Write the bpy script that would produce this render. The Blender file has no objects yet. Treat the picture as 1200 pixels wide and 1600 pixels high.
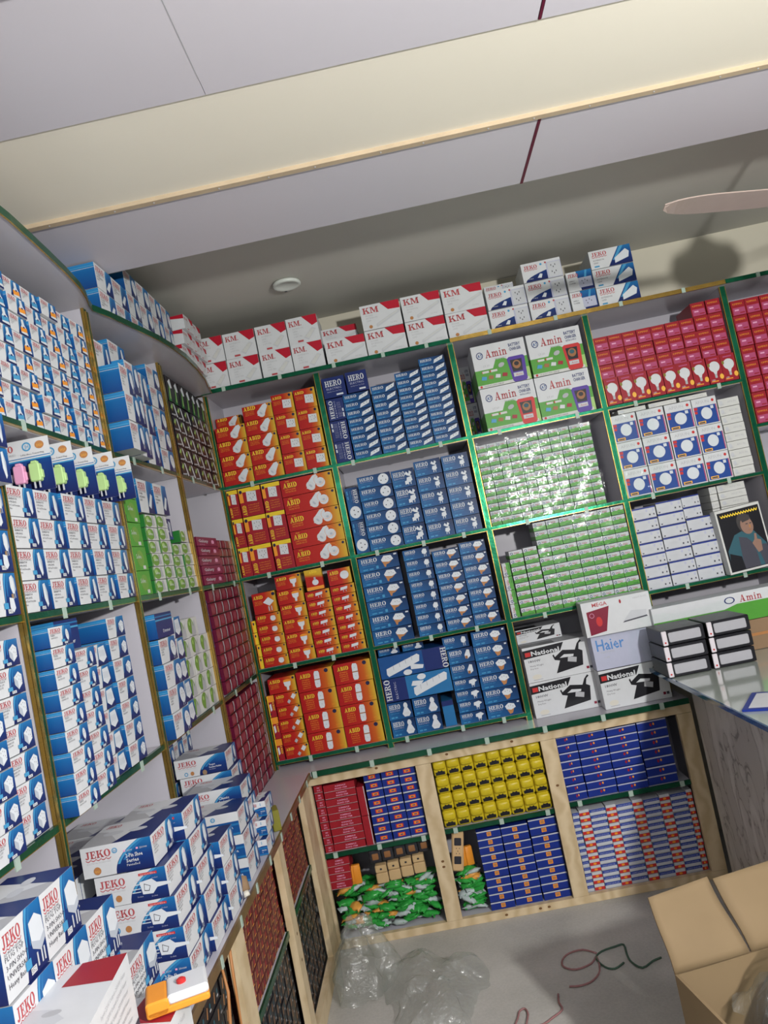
import bpy, math, random
from mathutils import Vector, Matrix
random.seed(7)
scene = bpy.context.scene
COL = scene.collection
PI = math.pi

# ------------------------------------------------------------------ camera
cam_d = bpy.data.cameras.new('camera')
cam = bpy.data.objects.new('camera', cam_d); COL.objects.link(cam)
cam_d.sensor_fit = 'VERTICAL'; cam_d.sensor_height = 36.0
cam_d.lens = 36.0 * 1201.26 / 1600.0
cam_d.clip_start = 0.02
CR = Vector((0.97864132, 0.04264639, -0.20110311)); CU = Vector((0.20319144, -0.05212221, 0.97775074)); CF = Vector((-0.0312156, 0.9977297, 0.05967433))
mw = Matrix.Identity(4)
for r in range(3):
    mw[r][0] = CR[r]; mw[r][1] = CU[r]; mw[r][2] = -CF[r]
mw.translation = Vector((0.7038, -3.0, 1.4144))
cam.matrix_world = mw
scene.camera = cam

# ------------------------------------------------------------------ light and exposure
scene.view_settings.view_transform = 'Standard'
scene.view_settings.look = 'None'
scene.view_settings.gamma = 1.0
scene.view_settings.use_curve_mapping = False
scene.view_settings.exposure = -0.44
W = bpy.data.worlds.new('world'); scene.world = W; W.use_nodes = True
W.node_tree.nodes['Background'].inputs[0].default_value = (0.86, 0.93, 1.0, 1)
W.node_tree.nodes['Background'].inputs[1].default_value = 0.14

def area(name, loc, target, sx, sy, power, color=(1, 1, 1)):
    l = bpy.data.lights.new(name, 'AREA'); l.shape = 'RECTANGLE'; l.size = sx; l.size_y = sy
    l.energy = power; l.color = color
    o = bpy.data.objects.new(name, l); COL.objects.link(o); o.location = loc
    o.rotation_euler = (Vector(target) - Vector(loc)).to_track_quat('-Z', 'Y').to_euler()
    return o
ld = bpy.data.lights.new('shop_bulb', 'POINT'); ld.energy = 335; ld.shadow_soft_size = 0.05; ld.color = (1.0, 0.98, 0.94)
lo = bpy.data.objects.new('shop_bulb', ld); COL.objects.link(lo); lo.location = (1.77, -3.2, 1.74)
area('soft_fill', (0.3, -4.6, 2.0), (0.6, 0, 1.7), 1.2, 0.25, 10, (0.93, 0.97, 1.0))  # unseen soft fill added behind the camera

# ------------------------------------------------------------------ materials
MATS = {}
def new_mat(name, rgb, rough=0.5, metal=0.0, coat=0.0, alpha=1.0, var=0.06, scale=30.0, bump=0.0, spec=0.22):
    m = bpy.data.materials.new(name); m.use_nodes = True
    nt = m.node_tree; b = nt.nodes['Principled BSDF']
    b.inputs['Roughness'].default_value = rough; b.inputs['Metallic'].default_value = metal
    b.inputs['Coat Weight'].default_value = coat; b.inputs['Coat Roughness'].default_value = 0.12
    b.inputs['Alpha'].default_value = alpha; b.inputs['Specular IOR Level'].default_value = spec
    tc = nt.nodes.new('ShaderNodeTexCoord'); n = nt.nodes.new('ShaderNodeTexNoise')
    n.inputs['Scale'].default_value = scale; n.inputs['Detail'].default_value = 3
    mx = nt.nodes.new('ShaderNodeMix'); mx.data_type = 'RGBA'
    nt.links.new(tc.outputs['Object'], n.inputs['Vector'])
    nt.links.new(n.outputs['Fac'], mx.inputs['Factor'])
    mx.inputs['A'].default_value = (*[c * (1 - var) for c in rgb], 1); mx.inputs['B'].default_value = (*[min(1, c * (1 + var)) for c in rgb], 1)
    nt.links.new(mx.outputs['Result'], b.inputs['Base Color'])
    if bump:
        bp = nt.nodes.new('ShaderNodeBump'); bp.inputs['Strength'].default_value = bump; bp.inputs['Distance'].default_value = 0.004
        nt.links.new(n.outputs['Fac'], bp.inputs['Height']); nt.links.new(bp.outputs['Normal'], b.inputs['Normal'])
    MATS[name] = m
    return m
def ramp_mat(name, stops, kx=1.0, kz=0.0, off=0.0, rough=0.35):
    """printed colour blend running across a carton"""
    m = bpy.data.materials.new(name); m.use_nodes = True; nt = m.node_tree; b = nt.nodes['Principled BSDF']
    b.inputs['Roughness'].default_value = rough; b.inputs['Specular IOR Level'].default_value = .2
    tc = nt.nodes.new('ShaderNodeTexCoord'); sp = nt.nodes.new('ShaderNodeSeparateXYZ')
    nt.links.new(tc.outputs['Generated'], sp.inputs[0])
    a = nt.nodes.new('ShaderNodeMath'); a.operation = 'MULTIPLY'; a.inputs[1].default_value = kx
    c = nt.nodes.new('ShaderNodeMath'); c.operation = 'MULTIPLY_ADD'; c.inputs[1].default_value = kz
    nt.links.new(sp.outputs['X'], a.inputs[0]); nt.links.new(sp.outputs['Z'], c.inputs[0]); nt.links.new(a.outputs[0], c.inputs[2])
    d = nt.nodes.new('ShaderNodeMath'); d.operation = 'ADD'; d.inputs[1].default_value = off; nt.links.new(c.outputs[0], d.inputs[0])
    r = nt.nodes.new('ShaderNodeValToRGB'); nt.links.new(d.outputs[0], r.inputs[0])
    els = r.color_ramp.elements
    els[0].position, els[0].color = stops[0][0], (*stops[0][1], 1)
    els[1].position, els[1].color = stops[-1][0], (*stops[-1][1], 1)
    for p, col in stops[1:-1]:
        e_ = els.new(p); e_.color = (*col, 1)
    nt.links.new(r.outputs[0], b.inputs['Base Color']); MATS[name] = m
P = new_mat
P('white', (.58, .60, .62), .42); P('offwhite', (.56, .57, .55), .5); P('cream', (.62, .60, .53), .5); P('pgrey', (.40, .41, .43), .5)
P('lgrey', (.50, .52, .55), .5); P('ink', (.06, .06, .08), .4); P('black', (.012, .012, .016), .35); P('card', (.26, .17, .10), .8)
P('jred', (.42, .07, .08), .4); P('red', (.42, .012, .03), .4); P('navy', (.012, .025, .13), .35); P('blue', (.01, .07, .24), .35)
P('cyan', (.06, .28, .50), .35); P('sky', (.02, .15, .36), .35); P('plug', (.60, .64, .68), .35); P('plugsh', (.40, .44, .50), .4)
P('yellow', (.72, .52, .03), .4); P('orange', (.75, .28, .03), .4); P('gold', (.80, .42, .06), .4); P('bronze', (.42, .19, .07), .4)
P('green', (.08, .30, .04), .38); P('dgreen', (.02, .16, .03), .4); P('lgreen', (.32, .52, .16), .4); P('applegreen', (.14, .30, .05), .35)
P('pinkplug', (.72, .34, .52), .35); P('greenplug', (.42, .62, .26), .35); P('maroon', (.20, .012, .035), .35); P('maroon2', (.11, .008, .03), .35)
P('galaxy', (.20, .010, .06), .35); P('pink', (.40, .07, .16), .3); P('redcard', (.30, .015, .025), .38); P('hotred', (.50, .03, .03), .4)
P('abidy', (.85, .60, .04), .4); P('disc', (.02, .02, .06), .3); P('purple', (.07, .03, .28), .35); P('teal', (.03, .10, .13), .5)
P('royal', (.012, .03, .22), .38); P('royal2', (.03, .06, .30), .38); P('skin', (.27, .16, .12), .5); P('hair', (.05, .045, .045), .6)
P('brownink', (.30, .13, .05), .4); P('haierblue', (.08, .22, .50), .4); P('lav', (.42, .44, .56), .4); P('afblue', (.015, .06, .27), .38)
P('olive', (.20, .19, .03), .4); P('yel', (.56, .44, .02), .32)
ramp_mat('abid', [(0, (.36, .012, .014)), (.55, (.42, .02, .014)), (.80, (.50, .11, .015)), (.95, (.56, .32, .03)), (1, (.56, .38, .04))])
ramp_mat('abidt', [(0, (.38, .012, .012)), (.6, (.40, .02, .012)), (.75, (.56, .34, .02)), (1, (.56, .38, .04))], kx=.12, kz=.9)
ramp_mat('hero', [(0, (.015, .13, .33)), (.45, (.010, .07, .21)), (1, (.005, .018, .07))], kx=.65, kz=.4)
ramp_mat('jblue', [(0, (.012, .018, .09)), (.5, (.01, .04, .18)), (1, (.014, .14, .36))], kx=0.0, kz=1.0)
ramp_mat('jside', [(0, (.01, .05, .20)), (.7, (.01, .11, .32)), (1, (.03, .22, .48))], kx=0.0, kz=1.0)

laminate = P('laminate', (.46, .45, .50), .22, var=.04, scale=4)
ply_dark = P('shelf_underside', (.20, .19, .22), .4, scale=8)
foil = P('green_foil', (.015, .17, .085), .2, metal=.7, var=.35, scale=22, bump=.25)
dfoil = P('dark_green_glass_edge', (.008, .07, .035), .2, metal=.3, var=.4, scale=18, bump=.2)
goldm = P('gold_trim', (.55, .36, .09), .25, metal=.85, var=.3, scale=25, bump=.2)
brownm = P('bronze_trim', (.20, .12, .05), .3, metal=.4, var=.3, scale=25)
clipm = P('clip_plastic', (.36, .46, .40), .35)
paint = P('cream_wall_paint', (.60, .57, .47), .6, var=.03, scale=3)
ceilp = P('recess_ceiling_paint', (.50, .49, .45), .6, var=.04, scale=3)
panelm = P('lavender_ceiling_panel', (.58, .56, .62), .45, var=.02, scale=2)
creamp = P('cream_ceiling_panel', (.80, .76, .66), .5, var=.03, scale=2)
battenm = P('batten_wood', (.50, .40, .28), .6, var=.2, scale=14)

def wood_mat(name, a, b_):
    m = bpy.data.materials.new(name); m.use_nodes = True; nt = m.node_tree; b = nt.nodes['Principled BSDF']; b.inputs['Roughness'].default_value = .55
    tc = nt.nodes.new('ShaderNodeTexCoord'); mp = nt.nodes.new('ShaderNodeMapping'); mp.inputs['Scale'].default_value = (3, 3, 3)
    w = nt.nodes.new('ShaderNodeTexWave'); w.inputs['Scale'].default_value = 2.0; w.inputs['Distortion'].default_value = 9; w.inputs['Detail'].default_value = 3; w.inputs['Detail Scale'].default_value = 1.2
    r = nt.nodes.new('ShaderNodeValToRGB'); r.color_ramp.elements[0].color = (*a, 1); r.color_ramp.elements[1].color = (*b_, 1)
    nt.links.new(tc.outputs['Object'], mp.inputs[0]); nt.links.new(mp.outputs[0], w.inputs['Vector']); nt.links.new(w.outputs['Fac'], r.inputs[0]); nt.links.new(r.outputs[0], b.inputs['Base Color'])
    MATS[name] = m; return m
pine = wood_mat('pine', (.50, .38, .22), (.62, .50, .32))
knotm = P('wood_knot', (.16, .08, .03), .6)

def floor_mat():
    m = bpy.data.materials.new('concrete_floor'); m.use_nodes = True; nt = m.node_tree; b = nt.nodes['Principled BSDF']; b.inputs['Roughness'].default_value = .75
    tc = nt.nodes.new('ShaderNodeTexCoord')
    n1 = nt.nodes.new('ShaderNodeTexNoise'); n1.inputs['Scale'].default_value = 4; n1.inputs['Detail'].default_value = 8
    n2 = nt.nodes.new('ShaderNodeTexNoise'); n2.inputs['Scale'].default_value = 120; n2.inputs['Detail'].default_value = 4
    r = nt.nodes.new('ShaderNodeValToRGB'); r.color_ramp.elements[0].position = .3; r.color_ramp.elements[1].position = .75
    r.color_ramp.elements[0].color = (.34, .335, .31, 1); r.color_ramp.elements[1].color = (.50, .49, .46, 1)
    ad = nt.nodes.new('ShaderNodeMath'); ad.operation = 'MULTIPLY_ADD'; ad.inputs[1].default_value = .35
    for n in (n1, n2): nt.links.new(tc.outputs['Object'], n.inputs['Vector'])
    nt.links.new(n2.outputs['Fac'], ad.inputs[0]); nt.links.new(n1.outputs['Fac'], ad.inputs[2])
    sb = nt.nodes.new('ShaderNodeMath'); sb.operation = 'SUBTRACT'; sb.inputs[1].default_value = .17; nt.links.new(ad.outputs[0], sb.inputs[0])
    nt.links.new(sb.outputs[0], r.inputs[0]); nt.links.new(r.outputs[0], b.inputs['Base Color'])
    bp = nt.nodes.new('ShaderNodeBump'); bp.inputs['Strength'].default_value = .3; bp.inputs['Distance'].default_value = .003
    nt.links.new(n2.outputs['Fac'], bp.inputs['Height']); nt.links.new(bp.outputs[0], b.inputs['Normal']); return m
def marble_mat():
    m = bpy.data.materials.new('marble_laminate'); m.use_nodes = True; nt = m.node_tree; b = nt.nodes['Principled BSDF']; b.inputs['Roughness'].default_value = .4
    tc = nt.nodes.new('ShaderNodeTexCoord'); mp = nt.nodes.new('ShaderNodeMapping'); mp.inputs['Scale'].default_value = (1, 1.6, .7)
    n = nt.nodes.new('ShaderNodeTexNoise'); n.inputs['Scale'].default_value = 5; n.inputs['Detail'].default_value = 7; n.inputs['Distortion'].default_value = 1.4
    r = nt.nodes.new('ShaderNodeValToRGB'); e = r.color_ramp.elements
    e[0].position = 0; e[0].color = (.54, .52, .49, 1); e[1].position = 1; e[1].color = (.60, .58, .55, 1)
    for p, c in ((.465, (.50, .48, .45)), (.485, (.20, .18, .165)), (.505, (.50, .48, .45)), (.64, (.64, .62, .59))):
        x = e.new(p); x.color = (*c, 1)
    nt.links.new(tc.outputs['Object'], mp.inputs[0]); nt.links.new(mp.outputs[0], n.inputs['Vector']); nt.links.new(n.outputs['Fac'], r.inputs[0]); nt.links.new(r.outputs[0], b.inputs['Base Color']); return m
def film_mat(name, glossy=.012, tint=(.97, .99, .98), rough=.045, scale=18.0, strength=.9, dist=.003, milk=0.0):
    m = bpy.data.materials.new(name); m.use_nodes = True; nt = m.node_tree; nt.nodes.clear()
    out = nt.nodes.new('ShaderNodeOutputMaterial'); tr = nt.nodes.new('ShaderNodeBsdfTransparent'); tr.inputs[0].default_value = (*tint, 1)
    gl = nt.nodes.new('ShaderNodeBsdfGlossy'); gl.inputs['Roughness'].default_value = rough; gl.inputs[0].default_value = (.95, .97, .97, 1)
    mx = nt.nodes.new('ShaderNodeMixShader'); mx.inputs[0].default_value = glossy
    tc = nt.nodes.new('ShaderNodeTexCoord'); n = nt.nodes.new('ShaderNodeTexNoise'); n.inputs['Scale'].default_value = scale; n.inputs['Detail'].default_value = 4; n.inputs['Distortion'].default_value = 1.5
    bp = nt.nodes.new('ShaderNodeBump'); bp.inputs['Strength'].default_value = strength; bp.inputs['Distance'].default_value = dist
    nt.links.new(tc.outputs['Object'], n.inputs['Vector']); nt.links.new(n.outputs['Fac'], bp.inputs['Height']); nt.links.new(bp.outputs[0], gl.inputs['Normal'])
    nt.links.new(tr.outputs[0], mx.inputs[1]); nt.links.new(gl.outputs[0], mx.inputs[2]); last = mx
    if milk:
        df = nt.nodes.new('ShaderNodeBsdfDiffuse'); df.inputs[0].default_value = (.55, .57, .55, 1)
        m2 = nt.nodes.new('ShaderNodeMixShader'); m2.inputs[0].default_value = milk
        nt.links.new(last.outputs[0], m2.inputs[1]); nt.links.new(df.outputs[0], m2.inputs[2]); last = m2
    nt.links.new(last.outputs[0], out.inputs[0]); MATS[name] = m; return m
film = film_mat('clear_film')
bagm = film_mat('bag_film', .13, (.93, .95, .94), .12, 30, 1.0, .016, .13)
glassm = P('counter_glass', (.42, .47, .42), .04, coat=1.0, var=.12, scale=5)
fanm = P('fan_blade_paint', (.34, .27, .24), .3, coat=.4)

# ------------------------------------------------------------------ mesh helpers
def tag(o, label=None, cat=None, group=None, kind=None):
    if label: o['label'] = label
    if cat: o['category'] = cat
    if group: o['group'] = group
    if kind: o['kind'] = kind
    return o
class MB:
    def __init__(self): self.v = []; self.f = []; self.mi = []; self.ms = []
    def slot(self, m):
        m = MATS[m] if isinstance(m, str) else m
        if m not in self.ms: self.ms.append(m)
        return self.ms.index(m)
    def face(self, pts, m):
        b = len(self.v); self.v += [tuple(p) for p in pts]; self.f.append(tuple(range(b, b + len(pts)))); self.mi.append(self.slot(m))
    def box(self, x0, y0, z0, x1, y1, z1, m, bev=0.0):
        if bev:
            return self.rbox(x0, y0, z0, x1, y1, z1, m, bev)
        b = len(self.v); self.v += [(x, y, z) for z in (z0, z1) for y in (y0, y1) for x in (x0, x1)]
        for q in ((0, 2, 3, 1), (4, 5, 7, 6), (0, 1, 5, 4), (2, 6, 7, 3), (0, 4, 6, 2), (1, 3, 7, 5)):
            self.f.append(tuple(b + i for i in q)); self.mi.append(self.slot(m))
    def rbox(self, x0, y0, z0, x1, y1, z1, m, r, seg=3):
        """box whose outline in x-z is rounded with radius r and whose front/back rims are eased"""
        pts = []
        for cx, cz, a0 in ((x1 - r, z1 - r, 0), (x0 + r, z1 - r, 90), (x0 + r, z0 + r, 180), (x1 - r, z0 + r, 270)):
            for k in range(seg + 1):
                a = math.radians(a0 + 90 * k / seg); pts.append((cx + r * math.cos(a), cz + r * math.sin(a)))
        mx, mz = (x0 + x1) / 2, (z0 + z1) / 2; e = min(r * .5, (y1 - y0) * .25)
        rings = []
        for y, s in ((y0, e), (y0 + e, 0), (y1 - e, 0), (y1, e)):
            fx = 1 - s / ((x1 - x0) / 2); fz = 1 - s / ((z1 - z0) / 2)
            rings.append([(mx + (p[0] - mx) * fx, y, mz + (p[1] - mz) * fz) for p in pts])
        self.loft(rings, m, True, True)
    def loft(self, rings, m, cap0=False, cap1=False, closed=True):
        b = len(self.v); n = len(rings[0]); s = self.slot(m)
        for r in rings: self.v += [tuple(p) for p in r]
        for i in range(len(rings) - 1):
            for k in range(n if closed else n - 1):
                self.f.append((b + i * n + k, b + i * n + (k + 1) % n, b + (i + 1) * n + (k + 1) % n, b + (i + 1) * n + k)); self.mi.append(s)
        if cap0: self.f.append(tuple(b + k for k in reversed(range(n)))); self.mi.append(s)
        if cap1: self.f.append(tuple(b + (len(rings) - 1) * n + k for k in range(n))); self.mi.append(s)
    def tube(self, pts, r, m, n=8):
        rings = []; pts = [Vector(p) for p in pts]
        for i, p in enumerate(pts):
            d = (pts[min(i + 1, len(pts) - 1)] - pts[max(i - 1, 0)]).normalized()
            u = d.cross(Vector((0, 0, 1)));
            if u.length < .05: u = d.cross(Vector((1, 0, 0)))
            u.normalize(); w = d.cross(u)
            rings.append([p + u * r * math.cos(2 * PI * k / n) + w * r * math.sin(2 * PI * k / n) for k in range(n)])
        self.loft(rings, m, True, True)
    def lathe(self, prof, m, cx=0, cy=0, n=24):
        self.loft([[(cx + r * math.cos(2 * PI * k / n), cy + r * math.sin(2 * PI * k / n), z) for k in range(n)] for r, z in prof], m, True, True)
    def mesh(self, name, smooth=False):
        me = bpy.data.meshes.new(name); me.from_pydata(self.v, [], self.f)
        for m in self.ms: me.materials.append(m)
        me.polygons.foreach_set('material_index', self.mi)
        if smooth: me.polygons.foreach_set('use_smooth', [True] * len(me.polygons))
        me.update(); return me
    def build(self, name, parent=None, loc=(0, 0, 0), rot=(0, 0, 0), smooth=False):
        o = bpy.data.objects.new(name, self.mesh(name, smooth)); COL.objects.link(o); o.location = loc; o.rotation_euler = rot
        if parent: o.parent = parent
        return o
def empty(name, loc=(0, 0, 0), rot=(0, 0, 0)):
    o = bpy.data.objects.new(name, None); COL.objects.link(o); o.location = loc; o.rotation_euler = rot; o.empty_display_size = .05; return o

# ------------------------------------------------------------------ lettering
_tx = {}
def text_mesh(s, bold=0.0):
    k = (s, bold)
    if k not in _tx:
        c = bpy.data.curves.new('lettering', 'FONT'); c.body = s; c.size = 1; c.resolution_u = 1; c.offset = bold; c.fill_mode = 'FRONT'
        o = bpy.data.objects.new('lettering', c); me = bpy.data.meshes.new_from_object(o)
        vs = [(v.co.x, v.co.y) for v in me.vertices]; fs = [tuple(p.vertices) for p in me.polygons]
        if vs:
            x0 = min(v[0] for v in vs); w = max(v[0] for v in vs) - x0
            vs = [((v[0] - x0), v[1]) for v in vs]
        else: w = 1
        _tx[k] = (vs, fs, w / .73)
        bpy.data.objects.remove(o); bpy.data.curves.remove(c); bpy.data.meshes.remove(me)
    return _tx[k]
def arc(cx, cy, ro, so, ri, si, a0, a1, n=8):
    q = []
    for k in range(n):
        A, B_ = math.radians(a0 + (a1 - a0) * k / n), math.radians(a0 + (a1 - a0) * (k + 1) / n)
        q.append([(cx + ro * math.cos(A), cy + so * math.sin(A)), (cx + ro * math.cos(B_), cy + so * math.sin(B_)), (cx + ri * math.cos(B_), cy + si * math.sin(B_)), (cx + ri * math.cos(A), cy + si * math.sin(A))])
    return q
def R4(x0, y0, x1, y1): return [(x0, y0), (x1, y0), (x1, y1), (x0, y1)]
SLAB = {
 'I': (.44, [R4(.11, 0, .33, 1), R4(0, .9, .44, 1), R4(0, 0, .44, .1)]),
 'J': (.62, [R4(.18, .9, .62, 1), R4(.29, .22, .50, 1)] + arc(.25, .22, .25, .24, .05, .12, 180, 360)),
 'E': (.74, [R4(.1, 0, .32, 1), R4(0, .89, .68, 1), R4(.59, .68, .68, 1), R4(.3, .46, .5, .56), R4(.45, .36, .54, .66), R4(0, 0, .74, .11), R4(.65, 0, .74, .32)]),
 'K': (.92, [R4(.1, 0, .32, 1), R4(0, .9, .42, 1), R4(0, 0, .42, .1), [(.3, .38), (.38, .34), (.78, .94), (.64, .94)], [(.42, .6), (.66, .06), (.92, .06), (.56, .7)], R4(.52, .9, .88, 1), R4(.56, 0, .98, .1)]),
 'O': (.88, arc(.44, .5, .44, .52, .20, .42, 0, 360, 16)),
 'H': (.92, [R4(.09, 0, .30, 1), R4(.62, 0, .83, 1), R4(.2, .45, .7, .56), R4(0, .9, .39, 1), R4(0, 0, .39, .1), R4(.53, .9, .92, 1), R4(.53, 0, .92, .1)]),
 'R': (.90, [R4(.1, 0, .31, 1), R4(0, .9, .42, 1), R4(0, 0, .42, .1), R4(.3, .47, .42, .55), [(.42, .5), (.56, .5), (.88, .04), (.64, .04)], R4(.62, 0, .95, .1)] + arc(.40, .735, .38, .265, .17, .18, -90, 90)),
 'A': (.90, [[(.06, .02), (.16, .02), (.48, 1), (.40, 1)], [(.52, .02), (.76, .02), (.52, 1), (.38, 1)], R4(.22, .28, .62, .38), R4(-.04, 0, .26, .09), R4(.46, 0, .88, .09)]),
 'B': (.78, [R4(.1, 0, .31, 1), R4(0, .9, .42, 1), R4(0, 0, .42, .1)] + arc(.38, .745, .33, .255, .14, .17, -90, 90) + arc(.38, .27, .40, .27, .18, .18, -90, 90)),
 'D': (.88, [R4(.1, 0, .31, 1), R4(0, .9, .42, 1), R4(0, 0, .42, .1)] + arc(.38, .5, .48, .5, .25, .40, -90, 90, 10)),
 'M': (1.12, [R4(.1, 0, .2, 1), R4(.82, 0, 1.04, 1), R4(0, 0, .32, .1), R4(.72, 0, 1.14, .1), R4(0, .9, .3, 1), R4(.82, .9, 1.14, 1), [(.12, 1), (.36, 1), (.62, .2), (.52, .05)], [(.52, .05), (.62, .05), (.92, 1), (.82, 1)]]),
 'm': (1.06, [R4(.1, 0, .26, .66), R4(.45, 0, .61, .5), R4(.8, 0, .96, .5), R4(0, 0, .36, .08), R4(.36, 0, .70, .08), R4(.72, 0, 1.06, .08), R4(0, .58, .26, .66)] + arc(.4, .44, .21, .24, .06, .14, 0, 180, 5) + arc(.75, .44, .21, .24, .06, .14, 0, 180, 5)),
 'n': (.74, [R4(.1, 0, .26, .66), R4(.47, 0, .63, .5), R4(0, 0, .34, .08), R4(.38, 0, .73, .08), R4(0, .58, .26, .66)] + arc(.41, .44, .22, .24, .06, .14, 0, 180, 5)),
 'i': (.36, [R4(.1, 0, .26, .66), R4(0, 0, .36, .08), R4(0, .58, .26, .66), R4(.09, .78, .27, .96)]),
 '.': (.22, [R4(.03, 0, .19, .16)]),
}
class Art:
    """flat printed artwork on one carton face, units metres, origin bottom-left"""
    def __init__(s, w, h): s.w = w; s.h = h; s.p = []; s.k = 1
    def quads(s, faces, m): s.p.append((s.k, m, faces)); s.k += 1; return s
    def rect(s, x0, y0, x1, y1, m): return s.quads([[(x0 * s.w, y0 * s.h), (x1 * s.w, y0 * s.h), (x1 * s.w, y1 * s.h), (x0 * s.w, y1 * s.h)]], m)
    def poly(s, pts, m): return s.quads([[(x * s.w, y * s.h) for x, y in pts]], m)
    def ell(s, cx, cy, rx, ry, m, n=16, rot=0, inner=0.0):
        """radii in units of face height"""
        c, q = math.cos(math.radians(rot)), math.sin(math.radians(rot)); X, Y = cx * s.w, cy * s.h
        def pt(a, f): x, y = rx * s.h * f * math.cos(a), ry * s.h * f * math.sin(a); return (X + x * c - y * q, Y + x * q + y * c)
        if inner: return s.quads([[pt(2 * PI * k / n, 1), pt(2 * PI * (k + 1) / n, 1), pt(2 * PI * (k + 1) / n, inner), pt(2 * PI * k / n, inner)] for k in range(n)], m)
        return s.quads([[pt(2 * PI * k / n, 1) for k in range(n)]], m)
    def shape(s, cx, cy, pts, m, sc=1.0, rot=0):
        """points in units of face height around a centre"""
        c, q = math.cos(math.radians(rot)), math.sin(math.radians(rot)); X, Y = cx * s.w, cy * s.h; k = s.h * sc
        return s.quads([[(X + (x * c - y * q) * k, Y + (x * q + y * c) * k) for x, y in pts]], m)
    def txt(s, t, x, y, h, m, w=None, bold=.0, rot=0, shear=0):
        vs, fs, w0 = text_mesh(t, bold); H = h * s.h; kx = (w * s.w / (w0 * .73)) if w else H / .73; ky = H / .73
        c, q = math.cos(math.radians(rot)), math.sin(math.radians(rot))
        vv = [(a * kx + b * ky * shear, b * ky) for a, b in vs]; vv = [(x * s.w + a * c - b * q, y * s.h + a * q + b * c) for a, b in vv]
        return s.quads([[vv[i] for i in f] for f in fs], m)
    def slab(s, t, x, y, h, m, w=None, rot=0, shadow=None):
        tot = sum(SLAB[ch][0] for ch in t) + .08 * (len(t) - 1); H = h * s.h; kx = (w * s.w / tot) if w else H
        if shadow: 
            d = H * .06; s.slab(t, x + d / s.w, y - d / s.h, h, shadow, w, rot)
        c, q = math.cos(math.radians(rot)), math.sin(math.radians(rot)); F = []; cur = 0
        for ch in t:
            for poly in SLAB[ch][1]:
                F.append([(x * s.w + (cur + a) * kx * c - b * H * q, y * s.h + (cur + a) * kx * q + b * H * c) for a, b in poly])
            cur += SLAB[ch][0] + .08
        return s.quads(F, m)
    def wave(s, x0, x1, y, amp, th, m, n=5, seg=4):
        F = []; N = n * seg
        f = lambda t: y + amp * abs(math.sin(t * n * PI)) * -1
        for i in range(N):
            a, b = i / N, (i + 1) / N; X = lambda t: (x0 + (x1 - x0) * t) * s.w
            F.append([(X(a), f(a) * s.h), (X(b), f(b) * s.h), (X(b), (f(b) + th) * s.h), (X(a), (f(a) + th) * s.h)])
        return s.quads(F, m)
    def curve_region(s, fn, m, x1=1.0, y0=0.0, y1=1.0, n=8, fr=None):
        """area between the curve x=fn(y) and x1 (or the curve fr)"""
        F = []
        for i in range(n):
            a, b = y0 + (y1 - y0) * i / n, y0 + (y1 - y0) * (i + 1) / n
            ra, rb = (fr(a), fr(b)) if fr else (x1, x1)
            F.append([(min(1, fn(a)) * s.w, a * s.h), (min(1, ra) * s.w, a * s.h), (min(1, rb) * s.w, b * s.h), (min(1, fn(b)) * s.w, b * s.h)])
        return s.quads(F, m)
    def turned(s, ccw=True):
        """the same print turned a quarter"""
        o = Art(s.h, s.w); o.k = s.k
        for k, m, F in s.p:
            o.p.append((k, m, [[((s.h - y, x) if ccw else (y, s.w - x)) for x, y in f] for f in F]))
        return o
STEP = .00006
def emit(mb, art, face, w, d, h):
    for k, m, F in art.p:
        o = .0001 + k * STEP
        for f in F:
            if face == 'F': pts = [(-w / 2 + x, -d / 2 - o, y) for x, y in f]
            elif face == 'S': pts = [(-w / 2 - o, d / 2 - x, y) for x, y in f]
            elif face == 'R': pts = [(w / 2 + o, -d / 2 + x, y) for x, y in f]
            else: pts = [(-w / 2 + x, -d / 2 + y, h + o) for x, y in f]
            mb.face(pts, m)
KIND = {}
def kind(name, obj, w, d, h, base, front=None, side=None, right=None, top=None, desc='', seam=True, cat='box'):
    mb = MB(); mb.box(-w / 2, -d / 2, 0, w / 2, d / 2, h, base)
    if front: emit(mb, front, 'F', w, d, h)
    if side: emit(mb, side, 'S', w, d, h)
    if right: emit(mb, right, 'R', w, d, h)
    if top: emit(mb, top, 'T', w, d, h)
    KIND[name] = dict(me=mb.mesh(obj), w=w, d=d, h=h, obj=obj, desc=desc, cat=cat)
ORD = ['', 'first', 'second', 'third', 'fourth', 'fifth', 'sixth', 'seventh', 'eighth', 'ninth', 'tenth', 'eleventh', 'twelfth', 'thirteenth', 'fourteenth', 'fifteenth', 'sixteenth', 'seventeenth']
def put(kn, cx, cy, z, w, d, h, rz, label, group, dx=0):
    K = KIND[kn]; o = bpy.data.objects.new(K['obj'], K['me']); COL.objects.link(o)
    o.location = (cx, cy, z); o.scale = (w / K['w'], d / K['d'], h / K['h']); o.rotation_euler = (0, 0, rz)
    return tag(o, label, K['cat'], group)
PANELS = {'B': [(-.01, .009), (.446, .4645), (.987, 1.0055), (1.5235, 1.542), (2.065, 2.0835)], 'L': [(-.012, .01), (-.5640, -.5515), (-1.1220, -1.1095), (-1.6760, -1.6635)]}
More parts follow.
